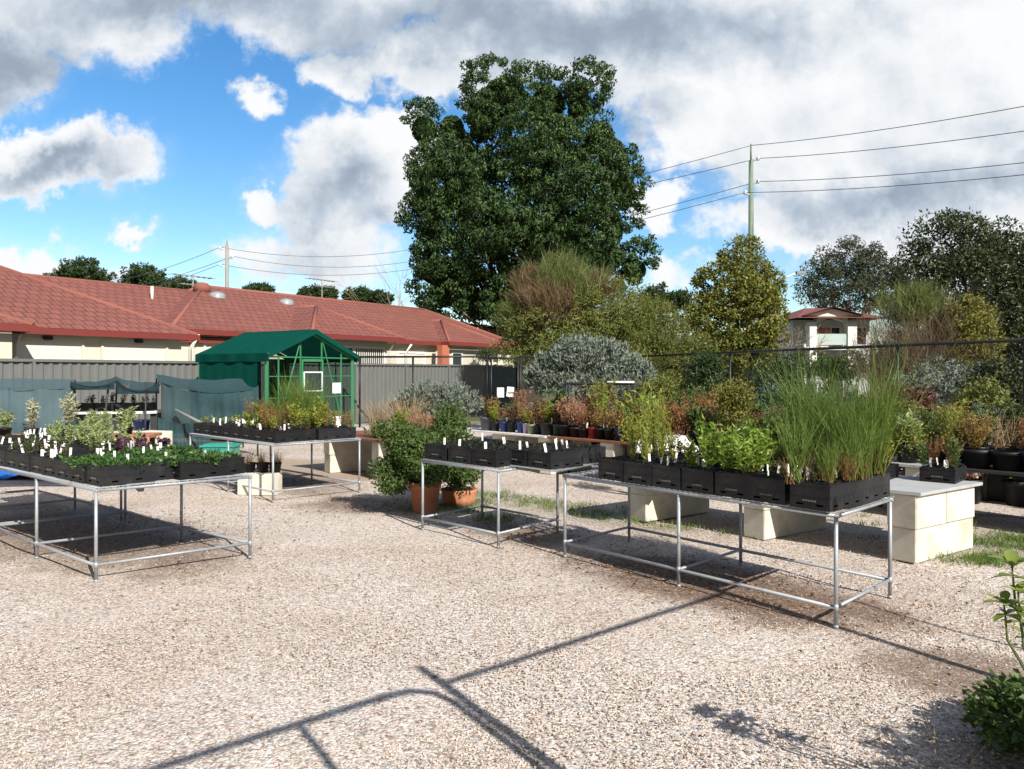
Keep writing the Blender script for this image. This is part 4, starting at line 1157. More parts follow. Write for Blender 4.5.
# ------------------------------------------------------------------ greenhouse
GO = Vector((-5.57, 17.5, 0))
GM = Matrix(((HU.x, HV.x, 0, 0), (HU.y, HV.y, 0, 0), (0, 0, 1, 0), (0, 0, 0, 1)))   # a along the gable, b away from it
gh = empty('greenhouse', GO, 0, 'green framed glass greenhouse under a dark green shade cloth roof', 'greenhouse')
GWD, GDP, GEV, GRG = 2.7, 2.45, 2.0, 2.58
def gp(a, b, z): return GM @ Vector((a, b, z))
def zg(a): return GEV + (GRG - GEV) * (1 - abs(a - GWD / 2) / (GWD / 2))
fr = MB()
def bar(p_, q, r_=.028, mb=None): (mb or fr).tube([gp(*p_), gp(*q)], r_, 4, 0, True, False)
for b in (0, GDP):
    bar((0, b, 0), (0, b, GEV), .05); bar((GWD, b, 0), (GWD, b, GEV), .05)
    bar((0, b, GEV), (GWD / 2, b, GRG), .05); bar((GWD, b, GEV), (GWD / 2, b, GRG), .05)
    bar((0, b, .06), (GWD, b, .06), .04)
for a in (.33, .985, 1.65, 2.3): bar((a, 0, .06), (a, 0, zg(a)), .022)
for z in (.55, 1.05, 1.55): bar((.02, 0, z), (.98, 0, z), .013); bar((1.67, 0, z), (GWD - .02, 0, z), .013)
bar((0, .01, GEV), (GWD, .01, GEV), .022)
bar((.98, -.012, zg(.98)), (.42, -.012, .75), .017); bar((1.66, -.012, zg(1.66)), (2.25, -.012, .6), .017)
for a in (0, GWD):
    for z in (.06, GEV): bar((a, 0, z), (a, GDP, z), .035)
    for b in np.arange(.61, GDP, .61): bar((a, float(b), .06), (a, float(b), GEV), .02)
bar((GWD / 2, 0, GRG), (GWD / 2, GDP, GRG), .04)
fr.build('frame', M['greensteel'], gh)
k = MB()
k.poly([gp(0.03, .012, .08), gp(GWD - .03, .012, .08), gp(GWD - .03, .012, GEV), gp(GWD / 2, .012, GRG - .04), gp(.03, .012, GEV)])
k.poly([gp(GWD - .01, .03, .08), gp(GWD - .01, GDP, .08), gp(GWD - .01, GDP, GEV), gp(GWD - .01, .03, GEV)])
k.poly([gp(.01, .03, .08), gp(.01, GDP, .08), gp(.01, GDP, GEV), gp(.01, .03, GEV)])
k.build('glazing', M['glass'], gh)
# door with louvre window
k = MB()
for a in (1.0, 1.635): k.box((a - .025, -.05, .1), (a + .025, -.02, 1.95), 0, GM)
for z in (.1, .7, 1.0, 1.9): k.box((1.026, -.049, z), (1.609, -.021, z + (.06 if z != .7 else .12)), 0, GM)
dr = k.build('door', M['greensteel'], gh)
k = MB()
for a in (1.04, 1.6): k.box((a - .015, -.07, 1.18), (a + .015, -.051, 1.66), 0, GM)
for z in (1.18, 1.63): k.box((1.056, -.07, z), (1.584, -.051, z + .03), 0, GM)
k.build('window_frame', M['white'], dr)
k = MB()
for i in range(6): k.box((1.06, -.066, 1.225 + i * .068), (1.58, -.058, 1.275 + i * .068), 0, GM)
k.build('louvre', M['glassdark'], dr)
for (a0, a1, z0, z1) in ((1.98, 2.26, 1.12, 1.38), (1.98, 2.26, .3, .54)):
    k = MB(); k.box((a0, -.03, z0), (a1, -.024, z1), 0, GM)
    for j in range(5): k.box((a0 + .03, -.034, z1 - .06 - j * .04), (a1 - .04 - .05 * (j % 3), -.0305, z1 - .05 - j * .04), 1, GM)
    k.build('notice', [M['paper'], M['ink']], gh)
def zroof(a): return zg(a) + .09
rng = np.random.default_rng(50)
# cloth thrown over the roof, with a hanging valance
A = list(np.linspace(-.07, GWD + .07, 21)); Bq = list(np.linspace(-.14, GDP + .1, 15))
P = [[gp(a, b, GEV + .03 + (GRG - GEV + .02) * (1 - abs(a - GWD / 2) / (GWD / 2 + .07)) * 1.0 + .05 - .006 * math.sin(b * 5.2) ** 2 * math.sin(math.pi * abs(a - GWD / 2) / 1.5)) for b in Bq] for a in A]
k = MB(); k.grid(P)
for a in (-.07, GWD + .07):
    zt = P[0][0].z
    k.grid([[gp(a + (-.01 if a < 0 else .01), b, zt + .002), gp(a + .02 * math.sin(b * 9), b, zt - .19 - .006 * math.sin(b * 6))] for b in np.linspace(-.14, GDP + .1, 25)])
k.grid([[gp(a, -.142, P[i][0].z + .003), gp(a, -.138, P[i][0].z - .11)] for i, a in enumerate(A)])
k.build('roof_cloth', M['shadegreen'], gh)
k = MB(); k.grid([[gp(-.04 + .015 * math.sin(b * 17) * (1 - z / 2), b, z) for z in (.12, .7, 1.3, 1.78, GEV)] for b in np.linspace(.28, GDP, 60)])
k.grid([[gp(a, GDP + .05 + .01 * math.sin(a * 15), z) for z in (.12, 1.0, GEV)] for a in np.linspace(0, GWD, 30)])
k.build('side_cloth', M['shadegreen'], gh)
k = MB(); k.box((.5, 1.2, .6), (.9, 2.2, .64), 0, GM); k.box((1.7, .6, .6), (2.4, 2.2, .64), 0, GM)
for a, b in ((.52, 1.22), (.86, 1.22), (.52, 2.16), (.86, 2.16), (1.72, .62), (2.36, .62), (1.72, 2.16), (2.36, 2.16)): k.box((a, b, 0), (a + .03, b + .03, .599), 0, GM)
k.build('staging', M['darkpost'], gh)

# ------------------------------------------------------------------ low shade cloth tunnel on the left
st_ = empty('shade_tunnel', (0, 0, 0), 0, 'low tunnel of sagging blue green shade cloth on thin posts', 'shade cloth')
A0, A1, A2, A3 = Vector((-9.6, 13.0, 0)), Vector((-7.9, 13.8, 0)), Vector((-6.5, 14.3, 0)), Vector((-5.02, 15.2, 0))
BK = Vector((-.5, .95, 0)) * 1.9
def wall(mb, a, b, ztop, zbot, sag, n=40, m_=10, folds=.035, seed=0, lean=0.0):
    rng = np.random.default_rng(seed); ph = rng.uniform(0, 6, 4); P = []
    nrm = Vector((b.y - a.y, a.x - b.x, 0)).normalized()
    for i in range(n + 1):
        f = i / n; p_ = a.lerp(b, f); zt = ztop[0] + (ztop[1] - ztop[0]) * f - sag * 4 * f * (1 - f); row = []
        for j in range(m_ + 1):
            h_ = j / m_
            d = folds * (1.2 - .6 * h_) * (math.sin(f * 23 + ph[0]) + .6 * math.sin(f * 51 + ph[1] + h_ * 2) + .8 * math.sin(h_ * 7 + ph[2] + f * 5)) - lean * (1 - h_)
            row.append(p_ + nrm * (d + .0) + Vector((0, 0, zbot + (zt - zbot) * h_)))
        P.append(row)
    mb.grid(P)
def roofc(mb, a, b, za, zb, zc, zd, sag, n=30, m_=14, seed=0):
    rng = np.random.default_rng(seed); ph = rng.uniform(0, 6, 3); P = []
    for i in range(n + 1):
        f = i / n; row = []
        for j in range(m_ + 1):
            h_ = j / m_
            z = (za * (1 - f) + zb * f) * (1 - h_) + (zc * (1 - f) + zd * f) * h_ - sag * 4 * f * (1 - f) * (1 - .7 * h_) - sag * .5 * math.sin(math.pi * h_) + .008 * math.sin(f * 17 + ph[0] + h_ * 4) + .012 * math.sin(f * 5 + h_ * 3 + ph[1])
            row.append(a.lerp(b, f) + BK * h_ + Vector((0, 0, z)))
        P.append(row)
    mb.grid(P)
k = MB()
wall(k, A0, A1, (1.42, 1.36), .35, .05, seed=1); roofc(k, A0, A1, 1.425, 1.365, 1.55, 1.5, .05, seed=2)
wall(k, A1 + Vector((.02, .02, 0)), A1 + BK * .5, (1.36, 1.4), .4, .06, 16, seed=4)
k.build('cloth', M['shadebacklit'], st_)
mid1 = A1.lerp(A2, .5)
k = MB()
for a_, b_, s_, q_ in ((A1, mid1, .1, 21), (mid1, A2, .17, 22)): wall(k, a_ + Vector((.02, -.06, 0)), b_ + Vector((-.02, -.06, 0)), (1.49, 1.49), 1.33 - .08 * (q_ == 22), s_, 24, 6, .02, q_)
k.build('hanging_edge', M['shadedark'], st_)
k = MB()
roofc(k, A1, mid1, 1.47, 1.5, 1.45, 1.56, .12, seed=5); roofc(k, mid1, A2, 1.5, 1.45, 1.56, 1.45, .2, seed=6)
k.build('cloth', M['shadeblue'], st_)
k = MB()
wall(k, A2, A3, (1.45, 1.36), .5, .17, 44, seed=7, folds=.05); roofc(k, A2, A3, 1.455, 1.365, 1.6, 1.5, .17, seed=8)
wall(k, A2 + Vector((.05, -.25, 0)), A2.lerp(A3, .55) + Vector((0, -.2, 0)), (.82, .8), .12, .12, 30, seed=9, folds=.05, lean=.12)
k.build('cloth', M['shadeblue'], st_)
k = MB(); tb = A2.lerp(A3, .2) + Vector((0, -.28, .95)); k.tube([tb, tb + Vector((1.1, -.5, -.42))], .03, 6);  k.build('rail', M['polegrey'], st_)
for p_, h_, ln in ((A1, 1.45, 0), (mid1 + Vector((-.15, 0, 0)), 1.5, .18), (mid1 + BK * .35, 1.5, .06), (A1.lerp(A2, .82), 1.45, .03), (A2, 1.45, 0), (A3, 1.38, 0), (A0.lerp(A1, .5), 1.36, 0), (A1 + BK * .9, 1.5, 0), (A2 + BK * .9, 1.52, 0), (A3 + BK * .9, 1.48, 0)):
    k = MB(); k.tube([p_ + Vector((-ln, 0, 0)), p_ + Vector((0, 0, h_))], .018, 6); k.build('post', M['darkpost'], st_)

# ------------------------------------------------------------------ prototypes: seedling trays, tags, small plants
BIN = bpy.data.meshes
def tray_mesh(lx, ly, h):
    k = MB(); tt = .008; x, y = lx / 2, ly / 2
    k.box((-x + tt, -y + tt, .004), (x - tt, y - tt, .014))
    def wallseg(a0, a1, axis, pos):
        n = 2 if a1 - a0 < .4 else 3
        L_ = a1 - a0; cut = [(a0 + L_ * (i + .5) / n - .026, a0 + L_ * (i + .5) / n + .026) for i in range(n)]
        def bx(u0, u1, z0, z1, out=0.0):
            p0, p1 = (pos - tt - out if pos < 0 else pos), (pos if pos < 0 else pos + tt + out)
            p0, p1 = (pos, pos + tt) if pos < 0 else (pos - tt, pos)
            if out: p0, p1 = (pos - out, pos) if pos < 0 else (pos, pos + out)
            k.box((u0, p0, z0), (u1, p1, z1)) if axis == 'x' else k.box((p0, u0, z0), (p1, u1, z1))
        bx(a0, a1, 0, .024)
        e0 = a0
        for c0, c1 in cut: bx(e0, c0, .024, .037); e0 = c1
        bx(e0, a1, .024, .037)
        bx(a0, a1, .037, h)
        bx(a0 + .003, a1 - .003, h - .014, h - .002, .004); bx(a0 + .003, a1 - .003, h * .5, h * .5 + .006, .003)
        m_ = int(L_ / .06)
        for i in range(1, m_): u_ = a0 + L_ * i / m_; bx(u_ - .0015, u_ + .0015, .045, h * .5, .0014)
    for s_ in (-1, 1):
        wallseg(-x, x, 'x', s_ * y)
        wallseg(-y + tt, y - tt, 'y', s_ * x)
    for i in range(5): k.box((-.045 + i * .02, y + .0005, .05), (-.031 + i * .02, y + .0045, .061), 1)
    return k.mesh('tray_body', [M['tray'], M['tray_mark']])
def tube_mesh(lx, ly, h, seed):
    rng = np.random.default_rng(seed); k = MB(); nx, ny = max(2, round(lx / .058)), max(2, round(ly / .058))
    dx, dy = (lx - .02) / nx, (ly - .02) / ny
    for i in range(nx):
        for j in range(ny):
            x0, y0 = -lx / 2 + .01 + i * dx + .002, -ly / 2 + .01 + j * dy + .002; x1, y1 = x0 + dx - .004, y0 + dy - .004
            zt = h + rng.uniform(-.004, .012); t_ = .003
            k.box((x0, y0, h - .05), (x1, y0 + t_, zt)); k.box((x0, y1 - t_, h - .05), (x1, y1, zt))
            k.box((x0, y0 + t_, h - .05), (x0 + t_, y1 - t_, zt)); k.box((x1 - t_, y0 + t_, h - .05), (x1, y1 - t_, zt))
            zs = h - .016 + rng.uniform(-.008, .008)
            k.poly([(x0 + t_, y0 + t_, zs), (x1 - t_, y0 + t_, zs), (x1 - t_, y1 - t_, zs + rng.uniform(-.004, .004)), (x0 + t_, y1 - t_, zs)], 1)
    return k.mesh('tube_pots', [M['tray'], M['soil']])
TM = {}
_tr = np.random.default_rng(77)
def tray(p_, ang, dims, label, group):
    if dims not in TM: TM[dims] = (tray_mesh(*dims), tube_mesh(*dims, 3))
    o = link('seedling_tray', TM[dims][0], None, label, 'tray', group, loc=p_)
    o.rotation_euler = (0, 0, ang + float(_tr.normal(0, .012)))
    o.location += Vector((float(_tr.normal(0, .004)), float(_tr.normal(0, .004)), 0))
    link('tube_pots', TM[dims][1], o)
    return o
tg = MB(); tg.box((-.011, -.001, -.02), (.011, .001, .082)); TAG = tg.mesh('plant_tag', M['tag'])
tg = MB(); tg.box((-.011, -.001, -.02), (.011, .001, .082)); TAGB = tg.mesh('plant_tag', M['tag_rust'])
_tr = np.random.default_rng(77)
def plant_tag(p_, label, group, me=None):
    o = link('plant_tag', me or TAG, None, label, 'plant tag', group, loc=p_)
    s_ = float(_tr.uniform(.75, 1.25)); o.scale = (s_, 1, float(_tr.uniform(.7, 1.15)))
    o.rotation_euler = (float(_tr.normal(0, .16)), float(_tr.normal(0, .13)), float(R(10) + _tr.normal(0, .45)))
    return o
def seedling(kind, seed):
    rng = np.random.default_rng(seed * 7 + 1); k = MB(); Z = np.array([0, 0, 1.0])
    def stems(n, h, sp, r_=.0022, mi=1):
        tips = []
        for _ in range(n):
            a = rng.uniform(0, 6.28); l_ = rng.uniform(0, sp); tp_ = Vector((math.cos(a) * l_, math.sin(a) * l_, h * rng.uniform(.65, 1.05)))
            b0 = Vector(rng.normal(0, .008, 3)); b0.z = -.01
            m_ = b0.lerp(tp_, .5) + Vector((rng.normal(0, .012), rng.normal(0, .012), .01)); k.tube([b0, m_, tp_], [r_, r_ * .8, r_ * .4], 4, mi); tips.append((b0, m_, tp_))
        return tips
    def along(tips, per, f0=.25):
        P, D = [], []
        for b0, m_, tp_ in tips:
            for f in rng.uniform(f0, 1, per):
                p_ = (b0.lerp(m_, f * 2) if f < .5 else m_.lerp(tp_, f * 2 - 1)); P.append(tuple(p_)); a = rng.uniform(0, 6.28); D.append((math.cos(a), math.sin(a), .35))
        return np.array(P), np.array(D)
    if kind == 'low':
        n = 46; a = rng.uniform(0, 6.28, n); r_ = rng.uniform(.005, .07, n)
        P = np.stack([np.cos(a) * r_, np.sin(a) * r_, rng.uniform(-.01, .035, n)], -1)
        k.add(*leaves(rng, P, np.stack([np.cos(a), np.sin(a), a * 0 + .4], -1), .036, .024, .45, .1, .1)); return k.mesh(kind, F['low'])
    if kind in ('bright', 'lime', 'mid', 'maroon', 'rustleaf'):
        tips = stems(9, .32, .11); P, D = along(tips, 20, .15); k.add(*leaves(rng, P, D, .055, .02, .35, .3)); return k.mesh(kind, [F[{'rustleaf': 'rust'}.get(kind, kind)], M['greenstem']])
    if kind == 'feather':
        tips = stems(10, .42, .11); P, D = along(tips, 26, .1); k.add(*leaves(rng, P, D + Z * .8, .045, .009, .3, .5)); return k.mesh(kind, [F['lime'], M['greenstem']])
    if kind == 'sprout':
        tips = stems(1, .15, .02); P, D = along(tips, 9, .4); k.add(*leaves(rng, P, D, .055, .024, .3, .4)); return k.mesh(kind, [F['lime'], M['redstem']])
    if kind == 'dark':
        tips = stems(4, .14, .05); P, D = along(tips, 9, .2); k.add(*leaves(rng, P, D, .035, .016, .4, .3)); return k.mesh(kind, [F['darkgreen'], M['redstem']])
    if kind == 'purple':
        tips = stems(7, .13, .08); P, D = along(tips, 14, .1); k.add(*leaves(rng, P, D, .045, .03, .4, .3)); return k.mesh(kind, [F['purple'], M['redstem']])
    if kind in ('rust', 'amber', 'pink'):
        tips = stems(14, .32, .16, .0014); P, D = along(tips, 20, .15); k.add(*leaves(rng, P, D + Z * .4, .026, .009, .5, .3)); return k.mesh(kind, [F[kind], M['redstem']])
    if kind == 'palegreen':
        tips = stems(9, .3, .1); P, D = along(tips, 18, .1); k.add(*leaves(rng, P, D, .055, .018, .35, .35)); return k.mesh(kind, [F['palegreen'], M['greenstem']])
    if kind == 'pale':
        tips = stems(7, .5, .12, .003); P, D = along(tips, 24, .25); k.add(*leaves(rng, P, D + Z * .3, .055, .024, .35, .3)); return k.mesh(kind, [F['pale'], M['paletwig']])
    if kind == 'straw':
        n = 60; b0 = rng.normal(0, .025, (n, 3)); b0[:, 2] = 0; d = rng.normal(0, .22, (n, 3)); d[:, 2] = 1
        k.add(*blades(rng, b0, d, .36, .004, .35, 3)); return k.mesh(kind, F['straw'])
    if kind in ('broom', 'broomlow'):
        H_ = (.58 + .075 * (seed % 4)) if kind == 'broom' else .42; n = 62 if kind == 'broom' else 50
        b0 = rng.normal(0, .022, (n, 3)); b0[:, 2] = rng.uniform(0, .1, n); d = rng.normal(0, .17 if kind == 'broom' else .24, (n, 3)); d[:, 2] = 1
        k.add(*blades(rng, b0, d, H_, .0048, .45, 3))
        b1 = np.repeat(b0, 2, 0) + unit(np.repeat(d, 2, 0)) * rng.uniform(.15, .55, (2 * n, 1)) * H_; d1 = np.repeat(d, 2, 0) + rng.normal(0, .3, (2 * n, 3))
        k.add(*blades(rng, b1, d1, H_ * .42, .0036, .4, 2))
        m_ = 26; b2 = rng.normal(0, .025, (m_, 3)); b2[:, 2] = 0; d2 = rng.normal(0, .25, (m_, 3)); d2[:, 2] = 1
        k.add(*blades(rng, b2, d2, .24, .006, .3, 2), mi=1); return k.mesh(kind, [F['reed'], F['reedbase']])
    if kind == 'yellowgrass':
        n = 90; b0 = rng.normal(0, .03, (n, 3)); b0[:, 2] = 0; d = rng.normal(0, .35, (n, 3)); d[:, 2] = 1
        k.add(*blades(rng, b0, d, .34, .008, .5, 3)); return k.mesh(kind, F['amber'])
PM = {}
WORDS = {'low': 'low dark green leafy seedling', 'bright': 'bushy bright green seedling', 'lime': 'bushy yellow green seedling', 'mid': 'mid green leafy seedling', 'maroon': 'dull maroon leaved seedling',
         'rustleaf': 'rusty leaved seedling', 'feather': 'feathery lime green seedling', 'sprout': 'thin sprout with few leaves', 'dark': 'tiny dark seedling', 'purple': 'purple leaved seedling', 'rust': 'rust orange twiggy seedling',
         'amber': 'amber twiggy seedling', 'pink': 'pinkish dry seedling', 'palegreen': 'pale green leafy seedling', 'pale': 'tall silvery variegated seedling', 'straw': 'dried straw coloured grass tuft',
         'broom': 'tall green broom like seedling', 'broomlow': 'short green broom like seedling', 'yellowgrass': 'yellowish grassy tuft'}
_pr = np.random.default_rng(99)
DEFER = []
def put_plant(kind, p_, label, group, sc_=1.0):
    """noted now, linked at the end: the largest in the picture as things, the rest past 290 as one mass"""
    if kind not in PM: PM[kind] = [seedling(kind, i + 1) for i in range(4)]
    s_ = sc_ * float(_pr.uniform(.65, 1.28))
    me = PM[kind][int(_pr.integers(4))]
    Mx = Matrix.LocRotScale(Vector(p_), Matrix.Rotation(float(_pr.uniform(0, 6.28)), 3, 'Z') @ Matrix.Rotation(float(_pr.normal(0, .07)), 3, 'X'), Vector((s_, s_, s_ * float(_pr.uniform(.85, 1.15)))))
    DEFER.append((HGT[kind] * s_ / max(1, p_[1]), me, Mx, label, group, abs(p_[0]) < .68 * p_[1]))
HGT = {'low': .11, 'sprout': .17, 'dark': .1, 'purple': .15, 'broom': .8, 'broomlow': .42, 'pale': .5, 'feather': .42, 'straw': .36}
for _k in ('bright', 'lime', 'mid', 'maroon', 'rustleaf', 'rust', 'amber', 'pink', 'palegreen', 'yellowgrass'): HGT[_k] = .3
def link_plants():
    d = sorted(DEFER, key=lambda q: -q[0] * (1 if q[5] else 0))
    for q in d[:290]:
        o = link('seedling', q[1], None, q[3], 'seedling', q[4]); o.matrix_world = q[2]
    k = MB(); mats = []
    for q in d[290:]:
        me = q[1]; n = len(me.vertices); co = np.empty(n * 3, np.float32); me.vertices.foreach_get('co', co)
        A = np.array(q[2]); v = co.reshape(-1, 3) @ A[:3, :3].T + A[:3, 3]
        for m_ in me.materials:
            if m_ not in mats: mats.append(m_)
        by = {}
        for p_ in me.polygons: by.setdefault((len(p_.vertices), p_.material_index), []).append(tuple(p_.vertices))
        n0 = k.n; k.add(v, np.zeros((0, 4), int))
        for (_, mi), fs in by.items(): k.f.append((np.array(fs) + n0, mats.index(me.materials[mi]), False, None))
    k.build('small_seedlings', mats, None, 'many tiny seedlings in the farther and rear black trays', 'seedlings', None, 'stuff')
ORD = ['first', 'second', 'third', 'fourth', 'fifth', 'sixth', 'seventh', 'eighth', 'ninth', 'tenth', 'eleventh', 'twelfth', 'thirteenth', 'fourteenth', 'fifteenth', 'sixteenth', 'seventeenth', 'eighteenth', 'nineteenth', 'twentieth']
def fill_tray(o, dims, kinds, tags, where, group, sc_=1.0, nx=2, ny=3, ang=0, jit=.03):
    """kinds: list of (kind, share)"""
    lx, ly, h = dims; ks = [a for a, _ in kinds]; ws = np.array([b for _, b in kinds], float); ws /= ws.sum()
    ca, sa = math.cos(ang), math.sin(ang)
    def loc(x, y, z): return (o.location.x + x * ca - y * sa, o.location.y + x * sa + y * ca, o.location.z + z)
    for i in range(nx):
        for j in range(ny):
            kd = ks[int(_pr.choice(len(ks), p=ws))]
            if kd is None: continue
            x = -lx / 2 + lx * (i + .5) / nx + float(_pr.normal(0, jit)); y = -ly / 2 + ly * (j + .5) / ny + float(_pr.normal(0, jit))
            put_plant(kd, loc(x, y, h - .015), WORDS[kd] + ' in the ' + where, WORDS[kd] + 's in the ' + group, sc_)
    for _ in range(tags):
        x = float(_pr.uniform(-.42, .42)) * lx; y = float(_pr.uniform(-.25, .46)) * ly
        plant_tag(loc(x, y, h), 'white plant tag in the ' + where, 'plant tags in the ' + group)

# ------------------------------------------------------------------ pipe tables
ZT = .735
def pipe_table(Fp, ev, nv, le, ln, mid, label, rails=True, group='galvanised pipe tables', topgap=None):
    """Fp near corner; ev, nv unit directions along the two sides"""
    o = empty('pipe_table', Fp, 0, label, 'table', group)
    def P(a, b, z): v = ev * a + nv * b; return Vector((v.x, v.y, z))
    r_ = .0138; zt = ZT - r_
    st_s = [0, le] if not mid else [0, le / 2, le]
    for a in st_s:
        for b in (0, ln):
            k = MB(); k.tube([P(a, b, 0), P(a, b, zt - r_)], r_, 10); k.tube([P(a, b, 0), P(a, b, .02)], r_ * 1.25, 10); k.tube([P(a, b, .108), P(a, b, .155)], r_ * 1.2, 10); k.build('leg', M['galv'], o)
    k = MB()
    for b in (0, ln): k.tube([P(-.02, b, zt), P(le + .02, b, zt)], r_, 10)
    for a in st_s: k.tube([P(a, 0, zt - .003), P(a, ln, zt - .003)], r_ * .97, 10)
    k.build('top_frame', M['galv'], o)
    k = MB(); zb = .13
    for b in (0, ln): k.tube([P(0, b, zb), P(le, b, zb)], r_ * .9, 8)
    for a in st_s: k.tube([P(a, 0, zb + .004), P(a, ln, zb + .004)], r_ * .88, 8)
    k.build('bottom_rail', M['galv'], o)
    k = MB(); w_ = .0025
    for b in np.arange(.0, ln + .03, .05): k.tube([P(-.03, float(b), ZT + .003), P(le + .03, float(b), ZT + .003)], w_, 4, 0, True, False)
    for a in np.arange(-.02, le + .03, .05): k.tube([P(float(a), -.025, ZT + .0075), P(float(a), ln + .025, ZT + .0075)], w_, 4, 0, True, False)
    k.build('mesh_shelf', M['galv'], o)
    return o
ZS = ZT + .0105
def dirn(a, b): v = (b - a); v.z = 0; return v.normalized(), v.length
# --- the table on the left and the one behind it
F1 = g(96, 582); n1, ln1 = dirn(F1, g(250, 558)); e1, _ = dirn(F1, g(40, 560)); le1 = 2.4
pipe_table(F1, e1, n1, le1, ln1, True, 'galvanised pipe table carrying low dark green seedlings in black trays')
a1 = math.atan2(e1.y, e1.x)
FB = F1 + e1 * 2.5
pipe_table(FB, e1, n1, le1, ln1, True, 'galvanised pipe table partly cut off by the left edge, carrying pale plants')
D1 = (.285, .59, .145)
for i in range(8):
    for j in range(2):
        p_ = F1 + e1 * (.03 + .298 * (i + .5)) + n1 * (.025 + .605 * (j + .5)); p_.z = ZS
        wh_ = '%s %s tray of the low seedling table' % (ORD[i], ('outer', 'inner')[j])
        o = tray(p_, a1, D1, 'black tray, %s from the near end in the %s row of the low seedling table' % (ORD[i], ('outer', 'inner')[j]), 'black trays on the low seedling table')
        if j == 0:
            kd = [('low', 1)] if i < 2 else ([('low', .8), (None, .2)] if i == 2 else [('dark', .5), (None, .5)]); tg_ = (1, 1, 2, 4, 4, 3, 2, 3)[i]
        else:
            kd = [('low', 1)] if i < 4 else ([('low', .65), ('purple', .35)] if i == 4 else ([('purple', .5), (None, .5)] if i == 5 else [('palegreen', 1)])); tg_ = (2, 1, 2, 2, 4, 3, 1, 1)[i]
        fill_tray(o, D1, kd, tg_, wh_, 'low seedling table tray %s %s' % (ORD[i], ('outer', 'inner')[j]), 1.0 if kd[0][0] != 'palegreen' else .78, 2 if i > 4 else 3, 5 if kd[0][0] == 'low' else 3, a1)
for i in range(6):
    for j in range(2):
        if j == 0 and i > 3: continue
        p_ = FB + e1 * (.03 + .298 * (i + .5)) + n1 * (.025 + .605 * (j + .5)); p_.z = ZS
        wh_ = '%s %s tray of the pale plant table' % (ORD[i], ('outer', 'inner')[j])
        o = tray(p_, a1, D1, 'black tray, %s in the %s row of the pale plant table at the left edge' % (ORD[i], ('outer', 'inner')[j]), 'black trays on the pale plant table')
        kd = [('dark', .4), (None, .6)] if j == 0 else ([('palegreen', 1)] if i < 2 else [('dark', .5), (None, .5)])
        fill_tray(o, D1, kd, 3, wh_, 'pale plant table tray %s %s' % (ORD[i], ('outer', 'inner')[j]), .85, 2, 3, a1)
# --- the table in front of the greenhouse
F2 = g(273, 502); n2, ln2 = dirn(F2, g(359.4, 492)); e2, _ = dirn(F2, g(229, 492)); le2 = 2.4
pipe_table(F2, e2, n2, le2, ln2, True, 'galvanised pipe table of mixed seedlings standing in front of the greenhouse')
a2 = math.atan2(e2.y, e2.x)
K0 = [[('lime', .4), ('dark', .6)], [('rust', .5), ('lime', .5)], [('lime', .4), ('sprout', .6)], [('sprout', 1)], [('sprout', .7), (None, .3)], [('sprout', .6), (None, .4)], [('sprout', .5), (None, .5)], [('sprout', .5), (None, .5)]]
K1 = [[('amber', .3), ('lime', .7)], [('lime', 1)], [('lime', .7), ('broom', .3)], [('broom', 1)], [('broom', .8), ('rust', .2)], [('rust', .5), ('lime', .5)], [('amber', .6), ('sprout', .4)], [('sprout', 1)]]
for i in range(8):
    for j in range(2):
        p_ = F2 + e2 * (.03 + .298 * (i + .5)) + n2 * (.025 + .605 * (j + .5)); p_.z = ZS
        rw = ('outer', 'inner')[j]
        o = tray(p_, a2, D1, 'black tray, %s from the near end in the %s row of the greenhouse table' % (ORD[i], rw), 'black trays on the greenhouse table')
        fill_tray(o, D1, (K0, K1)[j][i], (3, 3, 4, 4, 4, 3, 3, 3)[i] if j == 0 else (2 if i < 2 else 1), '%s %s tray of the greenhouse table' % (ORD[i], rw), 'greenhouse table tray %s %s' % (ORD[i], rw), .95, 2, 3, a2)
# --- the small square table
F3 = g(498.4, 547.7); n3, ln3 = dirn(F3, g(557.5, 532.5)); e3, le3 = dirn(F3, g(422.7, 530))
pipe_table(F3, e3, n3, le3, ln3, False, 'small square galvanised pipe table beside the terracotta pots')
a3 = math.atan2(e3.y, e3.x)
D3 = (.35, .44, .15)
for i in range(3):
    for j in range(2):
        if i == 0 and j == 1: continue
        p_ = F3 + e3 * (.02 + .37 * (i + .5)) + n3 * (.02 + .45 * (j + .5)); p_.z = ZS
        rw = ('front', 'rear')[j]
        o = tray(p_, a3, D3, 'black tray, %s from the near corner in the %s row of the small square table' % (ORD[i], rw), 'black trays on the small square table')
        fill_tray(o, D3, [('dark', .8), (None, .2)], 1, '%s %s tray of the small square table' % (ORD[i], rw), 'small square table tray %s %s' % (ORD[i], rw), .34, 3, 4, a3)
